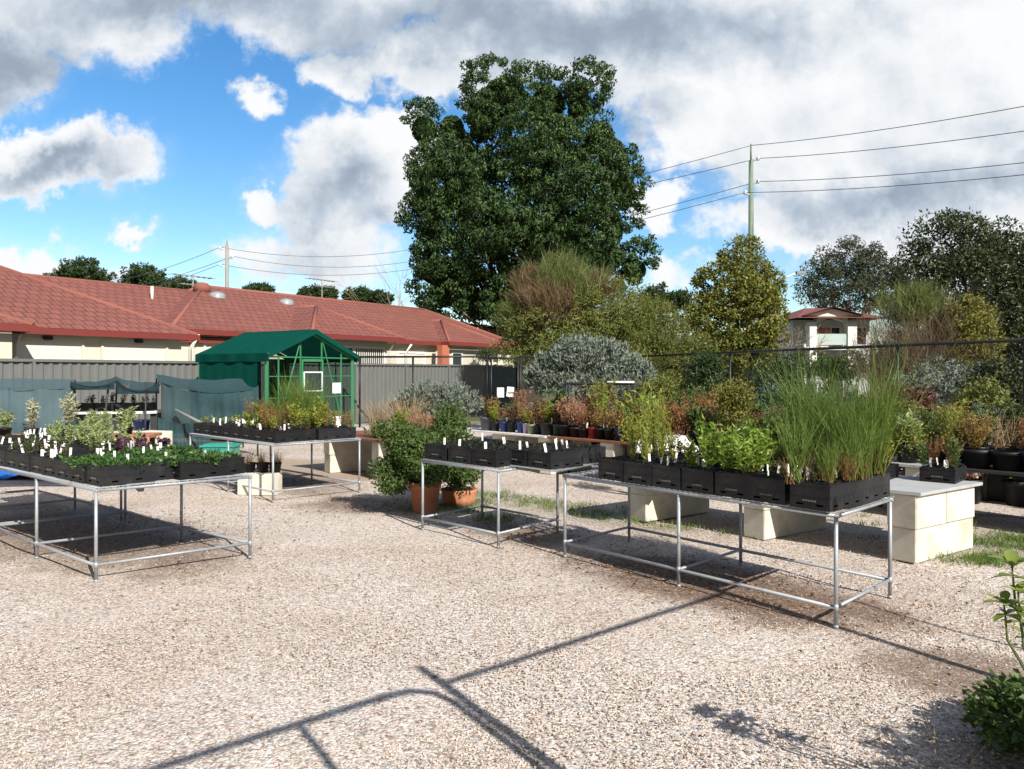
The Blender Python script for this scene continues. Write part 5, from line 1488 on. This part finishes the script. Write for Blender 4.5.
# loose wire mesh shelf bridging to the long table
MS0 = at(512, 467, 7.38); MS1 = at(557, 473, 6.94)
em, lm = dirn(MS1, MS0); nm_, wm = dirn(MS1, at(597, 465, 7.56)); MS1.z = 0; wm = .95
k = MB()
for b in np.arange(0, wm, .04): k.tube([em * -.01 + nm_ * float(b), em * (lm + .25) + nm_ * float(b)], .0028, 4, 0, True, False)
for a in np.arange(0, lm + .25, .025): k.tube([em * float(a) + nm_ * -.02 + Vector((0, 0, .006)), em * float(a) + nm_ * wm + Vector((0, 0, .006))], .0028, 4, 0, True, False)
k.build('wire_grating', M['galv'], None, 'loose wire grating bridging the small table and the long table', 'grating').location = MS1 + Vector((0, 0, ZT + .012))
am = math.atan2(em.y, em.x)
for i in range(2):
    for j in range(2):
        p_ = MS1 + em * (.04 + .34 * (i + .5)) + nm_ * (.03 + .45 * (j + .5)); p_.z = ZT + .021
        rw = ('front', 'rear')[j]; sd_ = ('outer', 'inner')[i]
        o = tray(p_, am, (.32, .43, .15), 'black tray at the %s %s corner of the loose grating' % (rw, sd_), 'black trays on the loose grating')
        fill_tray(o, (.32, .43, .15), [('dark', .8), (None, .2)], 2, '%s %s tray on the loose grating' % (rw, sd_), 'mesh panel tray %s %s' % (rw, sd_), .36, 3, 4, am)
# --- the long narrow table with the tall broom plants
F4 = g(836, 628); n4, ln4 = dirn(F4, g(890, 598)); e4, le4 = dirn(F4, g(565, 557))
pipe_table(F4, e4, n4, le4, ln4, True, 'long narrow galvanised pipe table carrying the tall broom plants')
a4 = math.atan2(e4.y, e4.x)
D4 = (.282, .45, .17)
K40 = [[('broomlow', .4), ('rust', .3), ('dark', .3)], [('dark', .75), ('rust', .12), ('sprout', .13)], [('bright', 1)], [('bright', 1)], [('dark', .8), (None, .2)], [('feather', 1)], [(None, 1)]]
K41 = [[('broom', 1)], [('broom', .7), (None, .3)], [('rust', .3), ('mid', .35), (None, .35)], [('bright', .8), ('maroon', .2)], [('dark', .6), (None, .4)], [('dark', .7), (None, .3)], [('rust', .4), ('feather', .6)]]
T4G = [3, 7, 3, 2, 4, 3, 0]
for i in range(7):
    for j in range(2):
        off = .005 + (.04 if i else 0) + .29 * (i + .5)
        p_ = F4 + e4 * off + n4 * (-.02 + .475 * (j + .5)); p_.z = ZS
        rw = ('front', 'rear')[j]
        o = tray(p_, a4, D4, 'black tray, %s from the near corner in the %s row of the long broom table' % (ORD[i], rw), 'black trays on the long broom table')
        kd = (K40, K41)[j][i]
        fill_tray(o, D4, kd, T4G[i] if j == 0 else 2, '%s %s tray of the long broom table' % (ORD[i], rw), 'long broom table tray %s %s' % (ORD[i], rw), 1.0, 3 if kd[0][0] in ('broom', 'broomlow') else 2, 4 if kd[0][0] in ('broom',) else 3, a4)

# ------------------------------------------------------------------ block benches
bl = MB()
def block_mesh(lx, ly, lz, seed):
    import bmesh
    bm = bmesh.new(); bmesh.ops.create_cube(bm, size=1.0)
    for v in bm.verts: v.co = Vector((v.co.x * lx, v.co.y * ly, (v.co.z + .5) * lz))
    bmesh.ops.bevel(bm, geom=[e for e in bm.edges if len(e.link_faces) == 2 and e.calc_face_angle(0) > 1], offset=.007, segments=3, affect='EDGES')
    rng = random.Random(seed)
    me = bpy.data.meshes.new('block'); bm.to_mesh(me); bm.free(); me.materials.append(M['hebel']); return me
BLK = [block_mesh(.26, .52, .292, i) for i in range(3)]
BLKL = block_mesh(.25, 1.05, .292, 9)
def stack(C, ev, nv, where):
    ang = math.atan2(nv.y, nv.x) - math.pi / 2
    p_ = C + ev * .142 + nv * .545; p_.z = .001
    link('cream_block', BLKL, None, 'long lower cream block of the stack %s' % where, 'block', 'cream blocks holding up the benches', loc=p_).rotation_euler = (0, 0, ang + .008)
    for q in range(2):
        p_ = C + ev * .13 + nv * (.262 + .527 * q); p_.z = .295
        o = link('cream_block', BLK[q], None, 'upper %s cream block of the stack %s' % (('front', 'rear')[q], where), 'block', 'cream blocks holding up the benches', loc=p_)
        o.rotation_euler = (0, 0, ang - .006)
CB = g(917.5, 564); nb_, _ = dirn(CB, g(976, 548)); eb, _ = dirn(CB, g(646, 522))
BW = 1.06
def slab(C, ev, nv, s0, s1, z, m_, label, wd=BW, name='bench_top', th=.028, over=.03):
    k = MB(); c = [C + ev * s0 - nv * over, C + ev * s1 - nv * over, C + ev * s1 + nv * (wd + over), C + ev * s0 + nv * (wd + over)]
    V = [(v.x, v.y, z) for v in c] + [(v.x, v.y, z + th) for v in c]
    k.add(V, np.array([(0, 3, 2, 1), (4, 5, 6, 7), (0, 1, 5, 4), (1, 2, 6, 5), (2, 3, 7, 6), (3, 0, 4, 7)]))
    o = k.build(name, m_, None, label, 'bench top'); rebase(o, (V[0][0], V[0][1], z)); return o
for s_, wtxt in ((0, 'at the near end of the front bench'), (1.36, 'in the middle of the front bench'), (2.72, 'at the far end of the front bench')):
    stack(CB + eb * s_, eb, nb_, wtxt)
slab(CB, eb, nb_, -.04, 3.05, .59, M['cement'], 'grey cement sheet laid on the cream blocks of the front bench')
RB = CB + eb * 7.75
for s_, wtxt in ((0, 'at the near end of the red bench'), (1.3, 'at the far end of the red bench')): stack(RB + eb * (s_ - .3), eb, nb_, wtxt)
slab(RB, eb, nb_, -.7, 1.7, .59, M['redboard'], 'red brown board bench carrying straw coloured dry plants')
# trays and plants on the front bench
ab = math.atan2(eb.y, eb.x)
q0 = at(942, 478, 7.35); q0.z = .619
o = tray(q0, ab, (.3, .44, .13), 'black tray with orange and green plants on the end of the cement sheet', 'black trays on the cement sheet')
fill_tray(o, (.3, .44, .13), [('rust', .3), ('amber', .3), ('mid', .4)], 4, 'end tray on the cement sheet', 'cement sheet end tray', 1.0, 2, 3, ab)
for i, kd in enumerate((('mid', 'lime'), ('dark', 'mid'), ('lime', 'mid'))):
    p_ = CB + eb * (.72 + .42 * i) + nb_ * .72; p_.z = .619
    o = tray(p_, ab, (.3, .44, .13), 'black tray, %s behind the orange plant tray along the cement sheet' % ORD[i], 'black trays on the cement sheet')
    fill_tray(o, (.3, .44, .13), [(kd[0], .5), (kd[1], .5)], 2, '%s rear tray on the cement sheet' % ORD[i], 'cement sheet tray ' + ORD[i], 1.0, 2, 3, ab)
# crumpled white bag on the cement sheet
rng = np.random.default_rng(61); th = np.linspace(0, 2 * np.pi, 33); P = []
for j, zz in enumerate(np.linspace(0, 1, 15)):
    r_ = (.17 + .05 * math.sin(zz * 3.0)) * (1 - .35 * zz ** 3)
    P.append([(math.cos(a) * r_ * (1.25 + .12 * math.sin(3 * a + zz * 4) + rng.normal(0, .03)), math.sin(a) * r_ * (.8 + .14 * math.sin(5 * a + zz * 7) + rng.normal(0, .03)), zz * .24 + rng.normal(0, .008)) for a in th[:-1]])
P = [r_ + [r_[0]] for r_ in P]; P.append([(rng.normal(0, .02), rng.normal(0, .02), .23)] * 33)
k = MB(); k.grid(P); wb = k.build('white_bag', M['whitebag'], None, 'crumpled white plastic bag on the bench behind the lime green seedlings', 'bag'); wb.location = at(664, 460, 8.1); wb.location.z = .62; wb.scale = (1.3, 1.1, 1.5)

# ------------------------------------------------------------------ back benches with potted plants
Q0 = Vector((-.95, 13.9, 0)); eq = Vector((.712, -.702, 0)); nq = Vector((.702, .712, 0))
def s_at(px): kx = (px - CX) / FPX; return (kx * Q0.y - Q0.x) / (eq.x - kx * eq.y)
SL = ((0, s_at(546), M['whiteboard'], 'white board bench top under the first row of small pots'), (s_at(548), s_at(640), M['redboard'], 'red brown board bench top carrying the red pot'),
      (s_at(643), s_at(760), M['cement'], 'grey sheet bench top hidden behind the bright green seedlings'), (s_at(764), s_at(925), M['cement'], 'grey sheet bench top behind the tall broom plants'), (s_at(930), s_at(930) + 2.6, M['darkpost'], 'dark bench top under the big black pots at the right'))
for a, b, m_, lab in SL: slab(Q0, eq, nq, a, b, .59, m_, lab, 1.0)
for i, px in enumerate((492, 538, 600, 690, 800, 905, 1045)):
    stack(Q0 + eq * (s_at(px)), eq, nq, '%s along the back pot bench' % ORD[i])
def pot_mesh(r_, h, m_, k_=18):
    k = MB(); k.lathe([(.001, .006), (r_ * .74, .0), (r_ * .76, 0), (r_ * .95, h * .82), (r_ * 1.0, h * .82), (r_ * 1.02, h), (r_ * .94, h), (r_ * .9, h * .86), (r_ * .9, h * .8)], k_, 0)
    return k.mesh('pot', m_)
SOILM = {}
def potted(p_, r_, h, colr, kind, label, sc_=1.0, group=None, n=1, parts=None):
    e = empty('potted_plant', p_, float(_pr.uniform(0, 6.28)), label, 'potted plant', group)
    key = (round(r_, 3), round(h, 3), colr)
    if key not in SOILM:
        k = MB(); k.lathe([(r_ * .93, h * .84), (r_ * .5, h * .87), (.001, h * .86)], 14)
        SOILM[key] = (pot_mesh(r_, h, M[colr]), k.mesh('soil', M['soil']))
    link('pot', SOILM[key][0], e); link('soil', SOILM[key][1], e)
    if kind and kind not in PM: PM[kind] = [seedling(kind, i + 1) for i in range(4)]
    for _ in range(n if kind else 0):
        f_ = link('foliage', PM[kind][int(_pr.integers(4))], e, loc=(float(_pr.normal(0, r_ * .25)) if n > 1 else 0, float(_pr.normal(0, r_ * .25)) if n > 1 else 0, h * .84))
        s_ = sc_ * float(_pr.uniform(.85, 1.2)); f_.scale = (s_ * 1.3, s_ * 1.3, s_ * .92); f_.rotation_euler = (float(_pr.normal(0, .08)), float(_pr.normal(0, .08)), float(_pr.uniform(0, 6.28)))
    return e
COLW = {'greypot': 'grey', 'blackpot': 'black', 'bluepot': 'blue', 'redpot': 'red', 'greenpot': 'dark green', 'lilacpot': 'lilac', 'sagepot': 'sage green'}
KW = {'amber': 'amber', 'rust': 'rusty', 'pink': 'pinkish', 'mid': 'green', 'lime': 'yellow green', 'maroon': 'maroon', 'bright': 'bright green', 'feather': 'feathery', 'dark': 'dark', 'straw': 'straw', 'palegreen': 'pale green', 'broomlow': 'broom like', 'bluegreen': 'blue green'}
row = [(480, 'greypot', .13, .24, 'amber', 1.3), (489, 'blackpot', .085, .16, 'lime', 1.0), (497.5, 'bluepot', .09, .18, 'amber', .9), (505, 'blackpot', .085, .17, 'maroon', .8), (514, 'bluepot', .075, .19, 'amber', 1.1), (519, 'lilacpot', .055, .17, 'lime', .9),
       (525, 'sagepot', .085, .16, 'amber', 1.1), (531.5, 'blackpot', .08, .15, 'rust', .9), (541, 'blackpot', .14, .21, 'lime', 1.1), (551, 'greenpot', .085, .19, 'maroon', 1.1), (559, 'blackpot', .12, .19, 'pink', 1.5), (569, 'blackpot', .11, .16, 'pink', 1.6), (577, 'blackpot', .1, .15, 'rust', 1.2),
       (586, 'redpot', .075, .18, 'amber', .9), (594, 'blackpot', .09, .17, 'amber', 1.1), (603, 'blackpot', .095, .17, 'rust', 1.1), (614, 'bluepot', .1, .18, 'pink', 1.1), (628, 'blackpot', .1, .18, 'mid', 1.2), (643, 'blackpot', .11, .18, 'rust', 1.4), (660, 'greypot', .1, .18, 'lime', 1.3)]
for i, (px, c, r_, h, kd, sc_) in enumerate(row):
    p_ = Q0 + eq * s_at(px) + nq * .16; p_.z = .6185
    potted(p_, r_ * .95, h, c, kd, '%s pot with %s foliage, %s along the front of the back bench' % (COLW[c], KW[kd], ORD[i]), sc_, 'small pots along the front of the back bench', 2 if r_ > .1 else 1)
    if i % 2 == 0: plant_tag(p_ + Vector((r_ * .5, -r_ * .4, h)), 'white plant tag in the %s pot, %s along the back bench' % (COLW[c], ORD[i]), 'plant tags in the back bench pots')
mixk = ['rust', 'amber', 'pink', 'mid', 'lime', 'maroon', 'feather', 'mid', 'rust', 'bright', 'amber', 'palegreen']
for i in range(18):
    s_ = .45 + i * .29; kd = mixk[(i * 5 + 2) % 12]
    p_ = Q0 + eq * s_ + nq * (.55 + .08 * (i % 2)); p_.z = .6185
    potted(p_, .1, .18, 'blackpot', kd, 'black pot with %s foliage, %s in the second row of the back bench' % (KW[kd], ORD[i]), (.8 if i < 3 else 1.2) + .3 * (i % 3), 'pots in the second row of the back bench', 2)
for i in range(11):
    s_ = s_at(690) + i * .34; kd = mixk[(i * 7 + 3) % 12]
    p_ = Q0 + eq * s_ + nq * (.2 + .1 * (i % 2)); p_.z = .6185
    potted(p_, .12, .2, 'blackpot', kd, 'black pot with %s foliage, %s behind the bright green seedlings' % (KW[kd], ORD[i]), 1.3, 'black pots behind the bright green seedlings', 2)
BP = [(972, .15, .2, 'amber', 1.5), (1003, .17, .2, 'dark', 1.0), (1034, .17, .2, 'maroon', 1.2)]
for i, (px, r_, h, kd, sc_) in enumerate(BP):
    p_ = Q0 + eq * s_at(px) + nq * .2; p_.z = .6185
    potted(p_, r_, h, 'blackpot', kd, 'large black pot with %s foliage, %s on the dark bench at the right' % (KW[kd], ORD[i]), sc_, 'large black pots on the dark bench', 2)
for i, (px, off, r_, kd) in enumerate(((960, .6, .15, 'mid'), (985, .7, .16, 'straw'), (1012, .75, .15, 'rust'), (1030, .6, .14, 'dark'), (945, .75, .13, 'lime'))):
    p_ = Q0 + eq * s_at(px) + nq * off; p_.z = .6185
    potted(p_, r_, .2, 'blackpot', kd, 'black pot with %s foliage, %s in the rear of the dark bench' % (KW[kd], ORD[i]), 1.3, 'black pots at the rear of the dark bench', 2)
# third row of larger potted shrubs standing on the ground behind the bench
Q3 = Q0 + nq * 1.75
bigk = ['rust', 'mid', 'amber', 'maroon', 'feather', 'mid', 'lime', 'amber', 'mid', 'bright', 'mid', 'bright', 'mid', 'mid', 'maroon', 'pink', 'mid', 'amber', 'feather', 'mid']
for i in range(19):
    kd = bigk[i]; p_ = Q3 + eq * (.2 + i * .5) + nq * (.25 * (i % 3)); p_.z = 0
    potted(p_, .17, .3, 'blackpot', kd, 'ground pot with tall %s plant, %s along the row behind the back bench' % (KW[kd], ORD[i]), 1.7 + .5 * (i % 3), 'large ground pots behind the back bench', 3)
# blue tub with a pinkish plant near the gate
bt = empty('blue_tub', at(520, 416, 15.4), 0, 'blue tub holding a pinkish plant in front of the gate', 'tub'); bt.location.z = .75
k = MB(); k.lathe([(.001, .01), (.2, 0), (.22, .0), (.27, .22), (.29, .22), (.29, .25), (.25, .25), (.2, .03)], 18); k.build('tub', M['bluepot'], bt)
for i in range(3):
    f_ = link('foliage', (PM['pink'])[i], bt, loc=(.1 * (i - 1), .04 * (i % 2), .18)); f_.scale = (1.4, 1.4, 1.2)
k = MB(); c = bt.location; k.box((-.5, -.32, .7), (.5, .32, .748)); 
for x in (-.46, .42):
    for y in (-.28, .24): k.box((x, y, 0), (x + .04, y + .04, .699))
o = k.build('low_stand', M['darkpost'], None, 'dark low stand under the blue tub', 'stand'); o.location = (c.x, c.y, 0)
# dark pipe rack over the shrubs
pr_ = empty('pipe_rack', at(607, 420, 12.6), 0, 'dark pipe rack with a white top bar before the silver bush', 'rack'); pr_.location.z = 0
k = MB(); zt = at(0, 384, 12.6).z
for x in (-.62, .45):
    for y in (0, .7): k.tube([(x, y, 0), (x, y, zt)], .02, 8)
for y in (0, .7): k.tube([(-.64, y, zt), (.47, y, zt)], .018, 8)
for x in (-.62, .45): k.tube([(x, 0, zt), (x, .7, zt)], .017, 8)
k.build('frame', M['darkpost'], pr_); k = MB(); k.tube([(0, -.03, zt + .03), (.44, -.03, zt + .03)], .018, 8); k.build('top_bar', M['tag'], pr_)

# dry plants on the red board bench
for i, (px, py, kd, sc_, n) in enumerate(((366, 432, 'straw', 1.6, 4), (378, 432, 'straw', 1.7, 4), (388, 430, 'lime', 1.1, 2), (398, 430, 'pink', 1.0, 3), (408, 431, 'pink', 1.1, 3), (420, 431, 'straw', .9, 3), (430, 432, 'pink', 1.0, 3), (372, 434, 'pink', .8, 3))):
    kx = (px - CX) / FPX; s_ = (RB.x - kx * RB.y) / (kx * eb.y - eb.x)
    p_ = RB + eb * s_ + nb_ * (.22 + .3 * (i % 2)); p_.z = .6185
    potted(p_, .12, .11, 'blackpot', kd, 'shallow black pot of %s plant, %s along the red bench' % ({'straw': 'straw coloured dry', 'lime': 'yellow green', 'pink': 'pinkish dry'}[kd], ORD[i]), sc_, 'shallow pots on the red bench', n)

# ------------------------------------------------------------------ terracotta pots with round bushes
def terracotta(px, py, r_, h, bpx, bpy_, Yb, rw, rh, label, seed, scallop=False, n=15000):
    p_ = g(px, py); e = empty('potted_shrub', p_, 0, label, 'potted shrub', 'bushes in terracotta pots')
    k = MB()
    if scallop:
        kk_ = 48; prof = [(.01, .004), (.8, 0), (.86, .02), (.98, .4), (1.0, .8), (1.08, 1.0), (1.0, 1.02), (.9, .9)]
        V = []; 
        for (a, b) in prof:
            for j in range(kk_):
                t_ = 2 * math.pi * j / kk_; rr = r_ * a * (1 + .05 * abs(math.sin(t_ * 6))); V.append((rr * math.cos(t_), rr * math.sin(t_), b * h))
        k.add(V, np.array([(i * kk_ + j, i * kk_ + (j + 1) % kk_, (i + 1) * kk_ + (j + 1) % kk_, (i + 1) * kk_ + j) for i in range(len(prof) - 1) for j in range(kk_)]), 0, True)
    else:
        k.lathe([(.01, .004), (r_ * .68, 0), (r_ * .72, .01), (r_ * .92, h * .78), (r_ * .99, h * .79), (r_ * 1.02, h), (r_ * .9, h), (r_ * .86, h * .85)], 26)
    k.build('pot', M['terracotta'], e)
    k = MB(); k.lathe([(r_ * .9, h * .88), (.001, h * .9)], 20); k.build('soil', M['soil'], e)
    rng = np.random.default_rng(seed); c = at(bpx, bpy_, p_.y) - p_; kk2 = p_.y / FPX
    lob = [(c.x, 0, c.z, rw * kk2 * .6, rw * kk2 * .6, rh * kk2 * .7)]
    for i in range(11):
        a = rng.uniform(0, 6.28); lob.append((c.x + math.cos(a) * rw * kk2 * .62, math.sin(a) * rw * kk2 * .62, c.z + rng.uniform(-.75, .7) * rh * kk2, rw * kk2 * .4, rw * kk2 * .4, rh * kk2 * .34))
    k = MB(); limbs(k, rng, (0, 0, h * .8), [(l[0], l[1], l[2]) for l in lob] + [(l[0] * .6, l[1], l[2] + .1) for l in lob], .014); k.build('stem', M['bark'], e)
    k = MB(); k.add(*crown(rng, lob, n // 26, 26, .11, .044, .025, .7, .25, .4)); k.build('foliage', F['mid'], e)
terracotta(425, 513, .19, .37, 412, 452, 0, 37, 36, 'round green bush in a tall terracotta pot beside the small square table', 71)
terracotta(459, 504, .21, .19, 451, 443, 0, 32, 40, 'taller green bush in a squat scalloped terracotta pot', 72, True)
potted(g(400, 507), .1, .16, 'terracotta', 'dark', 'small terracotta pot in the shade of the round green bush', .8) if False else None

# ------------------------------------------------------------------ odds and ends on the left
o = link('cream_block', BLK[0], None, 'cream aerated block lying under the end of the greenhouse table', 'block', 'cream blocks holding up the benches', loc=g(260, 494)); o.rotation_euler = (0, 0, R(82)); bz = o.location.copy()
for i, dx in enumerate((-.15, .03, .2)):
    p_ = bz + Vector((dx, .02, .293)); potted(p_, .085, .13, 'blackpot', 'straw', 'black pot of dried grass, %s on the block under the greenhouse table' % ORD[i], .75, 'pots of dried grass under the greenhouse table', 2)
tt = at(221, 440, 13.3); tub = empty('storage_tub', (tt.x, tt.y, 0), 0, 'teal plastic tub standing beneath the end of the greenhouse table', 'tub')
k = MB(); k.add([(-.22, -.15, 0), (.22, -.15, 0), (.22, .15, 0), (-.22, .15, 0), (-.27, -.19, .37), (.27, -.19, .37), (.27, .19, .37), (-.27, .19, .37)], np.array([(0, 3, 2, 1), (0, 1, 5, 4), (1, 2, 6, 5), (2, 3, 7, 6), (3, 0, 4, 7)])); k.build('body', M['teal'], tub)
k = MB(); k.box((-.29, -.21, .371), (.29, .21, .4)); k.box((-.24, -.16, .401), (.24, .16, .415)); k.build('lid', M['teal'], tub)
rng = np.random.default_rng(81); c = Vector((-9.2, 13.1, 0))
k = MB(); k.grid([[(x, y, .02 + .05 * abs(math.sin(x * 3 + y * 2)) + .03 * math.sin(x * 7) ** 2 + rng.normal(0, .008)) for y in np.linspace(-.5, .5, 14)] for x in np.linspace(-1.0, 1.0, 24)])
o = k.build('blue_tarp', M['bluetarp'], None, 'bright blue tarp lying on the ground at the left edge', 'tarp'); o.location = at(0, 466, 12.2); o.location.z = 0
# plank bench with yellowish tufts
pb = empty('plank_bench', (-7.6, 10.3, 0), R(8), 'bench of orange brown planks beyond the pale plants', 'bench')
for i in range(3):
    k = MB(); k.box((0, i * .2, .73), (2.6, i * .2 + .18, .77)); k.build('plank', M['plank'], pb)
k = MB(); k.box((0, -.02, .6), (2.6, .0, .72)); k.build('side_board', M['plank'], pb)
for x in (.05, 2.45):
    for y in (.02, .5): k = MB(); k.box((x, y, 0), (x + .06, y + .06, .729)); k.build('leg', M['darkpost'], pb)
for i in range(6):
    p_ = pb.matrix_basis @ Vector((.2 + .4 * i, .2 + .12 * (i % 2), .7705))
    potted(p_, .09, .1, 'blackpot', ('yellowgrass', 'palegreen', 'pale', 'pale', 'palegreen', 'palegreen')[i], 'low black pot of %s, %s along the orange plank bench' % (('yellow grass', 'pale foliage', 'silvery foliage', 'silvery foliage', 'pale foliage', 'pale foliage')[i], ORD[i]), 1.0, 'pots on the orange plank bench', 2)
# white bench, trays and blocks inside the tunnel
tb_ = empty('tunnel_bench', at(115, 411, 14.6), R(14), 'white topped bench with black trays under the shade cloth', 'bench'); tz = tb_.location.z; tb_.location.z = 0
k = MB(); k.box((-.78, -.3, tz - .04), (.78, .5, tz)); k.build('bench_top', M['whiteboard'], tb_)
for x in (-.72, .0, .66): k = MB(); k.box((x, -.22, 0), (x + .12, .4, tz - .041)); k.build('leg', M['darkpost'], tb_)
k = MB(); k.box((-.9, -.4, .42), (.85, .5, .46)); k.build('lower_shelf', M['whiteboard'], tb_)
for i in range(4):
    p_ = tb_.matrix_basis @ Vector((-.5 + .34 * i, .1, tz + .001)); o = tray(p_, R(14), (.32, .42, .14), 'black tray, %s on the white bench under the shade cloth' % ORD[i], 'black trays under the shade cloth')
    fill_tray(o, (.32, .42, .14), [('dark', .6), ('pink', .2), (None, .2)], 0, '%s tray on the shade cloth bench' % ORD[i], 'shade cloth bench tray ' + ORD[i], 1.1, 2, 2, R(14))
for i, (px, z, yy) in enumerate(((156, .001, 13.9), (156, .295, 13.9), (98, .001, 13.7), (98, .295, 13.7), (122, .001, 13.8), (122, .295, 13.8))):
    p_ = at(px, 430, yy); p_.z = z
    o = link('cream_block', BLK[i % 3], None, '%s cream block of the pair %s below the shade cloth' % (('lower', 'upper')[i % 2], ('beside the hanging cloth', 'at the leaning post', 'between the posts')[i // 2]), 'block', 'cream blocks below the shade cloth', loc=p_); o.rotation_euler = (0, 0, R(60 + 9 * i))
k = MB(); k.lathe([(.001, .01), (.12, 0), (.15, .26), (.16, .26), (.16, .28), (.13, .28), (.1, .03)], 16); o = k.build('bucket', M['bluepot'], None, 'small blue bucket on the lower shelf under the shade cloth', 'bucket'); p_ = tb_.matrix_basis @ Vector((.48, -.1, .461)); o.location = p_

# black tubs under the dark bench at the right
for i, (px, py) in enumerate(((1008, 500), (1045, 506))):
    p_ = g(px, py); e = empty('black_tub', p_, R(-40), 'black plastic tub, %s on the ground below the dark bench' % ('nearer' if i else 'farther'), 'tub', 'black tubs below the dark bench')
    k = MB(); k.add([(-.26, -.2, 0), (.26, -.2, 0), (.26, .2, 0), (-.26, .2, 0), (-.3, -.24, .36), (.3, -.24, .36), (.3, .24, .36), (-.3, .24, .36)], np.array([(0, 3, 2, 1), (0, 1, 5, 4), (1, 2, 6, 5), (2, 3, 7, 6), (3, 0, 4, 7)])); k.build('body', M['tray'], e)
    k = MB(); k.box((-.32, -.26, .361), (.32, .26, .39)); k.build('lid', M['tray'], e)
k = MB(); a, b = g(975, 517), g(1050, 524); k.tube([a + Vector((0, 0, .03)), a.lerp(b, .5) + Vector((0, 0, .045)), b + Vector((0, 0, .03))], .014, 8); k.tube([a, a + Vector((0, 0, .03))], .02, 6)
o = k.build('ground_pipe', M['galv'], None, 'thin pale pipe lying in the grass beside the block bench', 'pipe'); rebase(o, a)

# ------------------------------------------------------------------ plants beside the camera, lower right
rng = np.random.default_rng(91)
pl_ = empty('glossy_shrub', (2.02, 2.62, 0), 0, 'slender glossy leaved plant at the right edge of the gravel', 'plant')
k = MB(); lf = MB()
def whorl(c, n, L, tilt):
    a = np.linspace(0, 6.28, n, endpoint=False) + rng.uniform(0, 1); d = np.stack([np.cos(a), np.sin(a), np.full(n, tilt)], -1)
    # broad folded leaves of several faces
    for q in d:
        q = unit(q + rng.normal(0, .18, 3)); sd_ = unit(np.cross(q, [0, 0, 1.0])); nn = np.cross(sd_, q); Lq = L * rng.uniform(.75, 1.2); rows = []
        for u_, wv in ((0, .06), (.2, .32), (.45, .46), (.7, .4), (.88, .2), (1.0, .02)):
            cc = np.array(c) + q * Lq * u_ - np.array([0, 0, 1]) * Lq * .28 * u_ ** 2
            rows.append([cc - sd_ * wv * Lq * .42 + nn * wv * Lq * .12, cc, cc + sd_ * wv * Lq * .42 + nn * wv * Lq * .12])
        lf.grid(rows)
B0 = Vector((2.02, 2.62, 0))
for (px, py, n, L) in ((1012, 566, 9, .1), (1004, 604, 7, .075), (1020, 612, 7, .08), (1040, 585, 8, .09), (1030, 640, 7, .08), (1018, 592, 6, .06)):
    c = at(px, py, 2.62 + rng.uniform(-.05, .1)) - B0
    k.tube([(rng.normal(0, .02), rng.normal(0, .02), 0), (c.x * .6 + .03, c.y * .5, c.z * .55), (c.x + .012, c.y, c.z * .86), c], [.008, .006, .0045, .003], 6)
    whorl(c, n, L, .55); whorl((c.x + .008, c.y, c.z - .035), 4, L * .8, .2)
k.build('stem', M['greenstem'], pl_); lf.build('foliage', F['shiny'], pl_)
def clump(name, p_, r_, h, n, L, Wd, fm, label, seed, cat='plant'):
    rng = np.random.default_rng(seed); e = empty(name, p_, 0, label, cat); k = MB()
    nst = n // 9; a = rng.uniform(0, 6.28, nst); rr = r_ * rng.random(nst) ** .5; tips = np.stack([np.cos(a) * rr, np.sin(a) * rr, h * (1 - .55 * (rr / r_) ** 2) * rng.uniform(.55, 1.0, nst)], -1)
    sk = MB()
    for t_ in tips[::3]: sk.tube([(t_[0] * .15, t_[1] * .15, 0), (t_[0] * .6, t_[1] * .6, t_[2] * .7), tuple(t_)], [.004, .003, .0015], 4)
    sk.build('stem', M['greenstem'], e)
    pts = np.repeat(tips, 9, 0) + rng.normal(0, .028, (nst * 9, 3)); d = np.repeat(tips, 9, 0) * np.array([1, 1, .2]); d = unit(d) + rng.normal(0, .5, d.shape)
    k.add(*leaves(rng, pts, d, L, Wd, .4, .3)); k.build('foliage', F[fm], e); return e
clump('leafy_herb', (2.46, 3.25, 0), .42, .3, 4400, .045, .026, 'mid', 'low green leafy herb at the lower right corner', 92)
clump('garden_bush', (2.72, 2.0, 0), .66, 1.25, 6400, .06, .03, 'mid', 'leafy bush just outside the lower right whose shadow falls on the gravel', 93)
clump('garden_bush', (2.3, 1.3, 0), .5, 1.15, 3600, .06, .03, 'mid', 'leafy bush beside the entrance whose shadow falls at the gravel edge', 94)
k = MB(); n = 9; b0 = rng.normal(0, .1, (n, 3)); b0[:, 2] = 0; d = rng.normal(0, .3, (n, 3)); d[:, 2] = 1; d[:, 0] -= .25
k.add(*blades(rng, b0, d, .4, .0032, .5, 5)); o = k.build('dry_grass', F['straw'], None, 'few dry grass stalks beside the leafy herb in the shade', 'grass tuft'); o.location = g(945, 772)
k = MB(); k.tube([(0, 0, 0), (.02, 0, 2.75)], .014, 8); o = k.build('garden_stake', M['galv'], None, 'tall thin stake whose shadow line crosses the gravel at the right', 'stake'); o.location = (4.42, 2.45, 0)

link_plants()
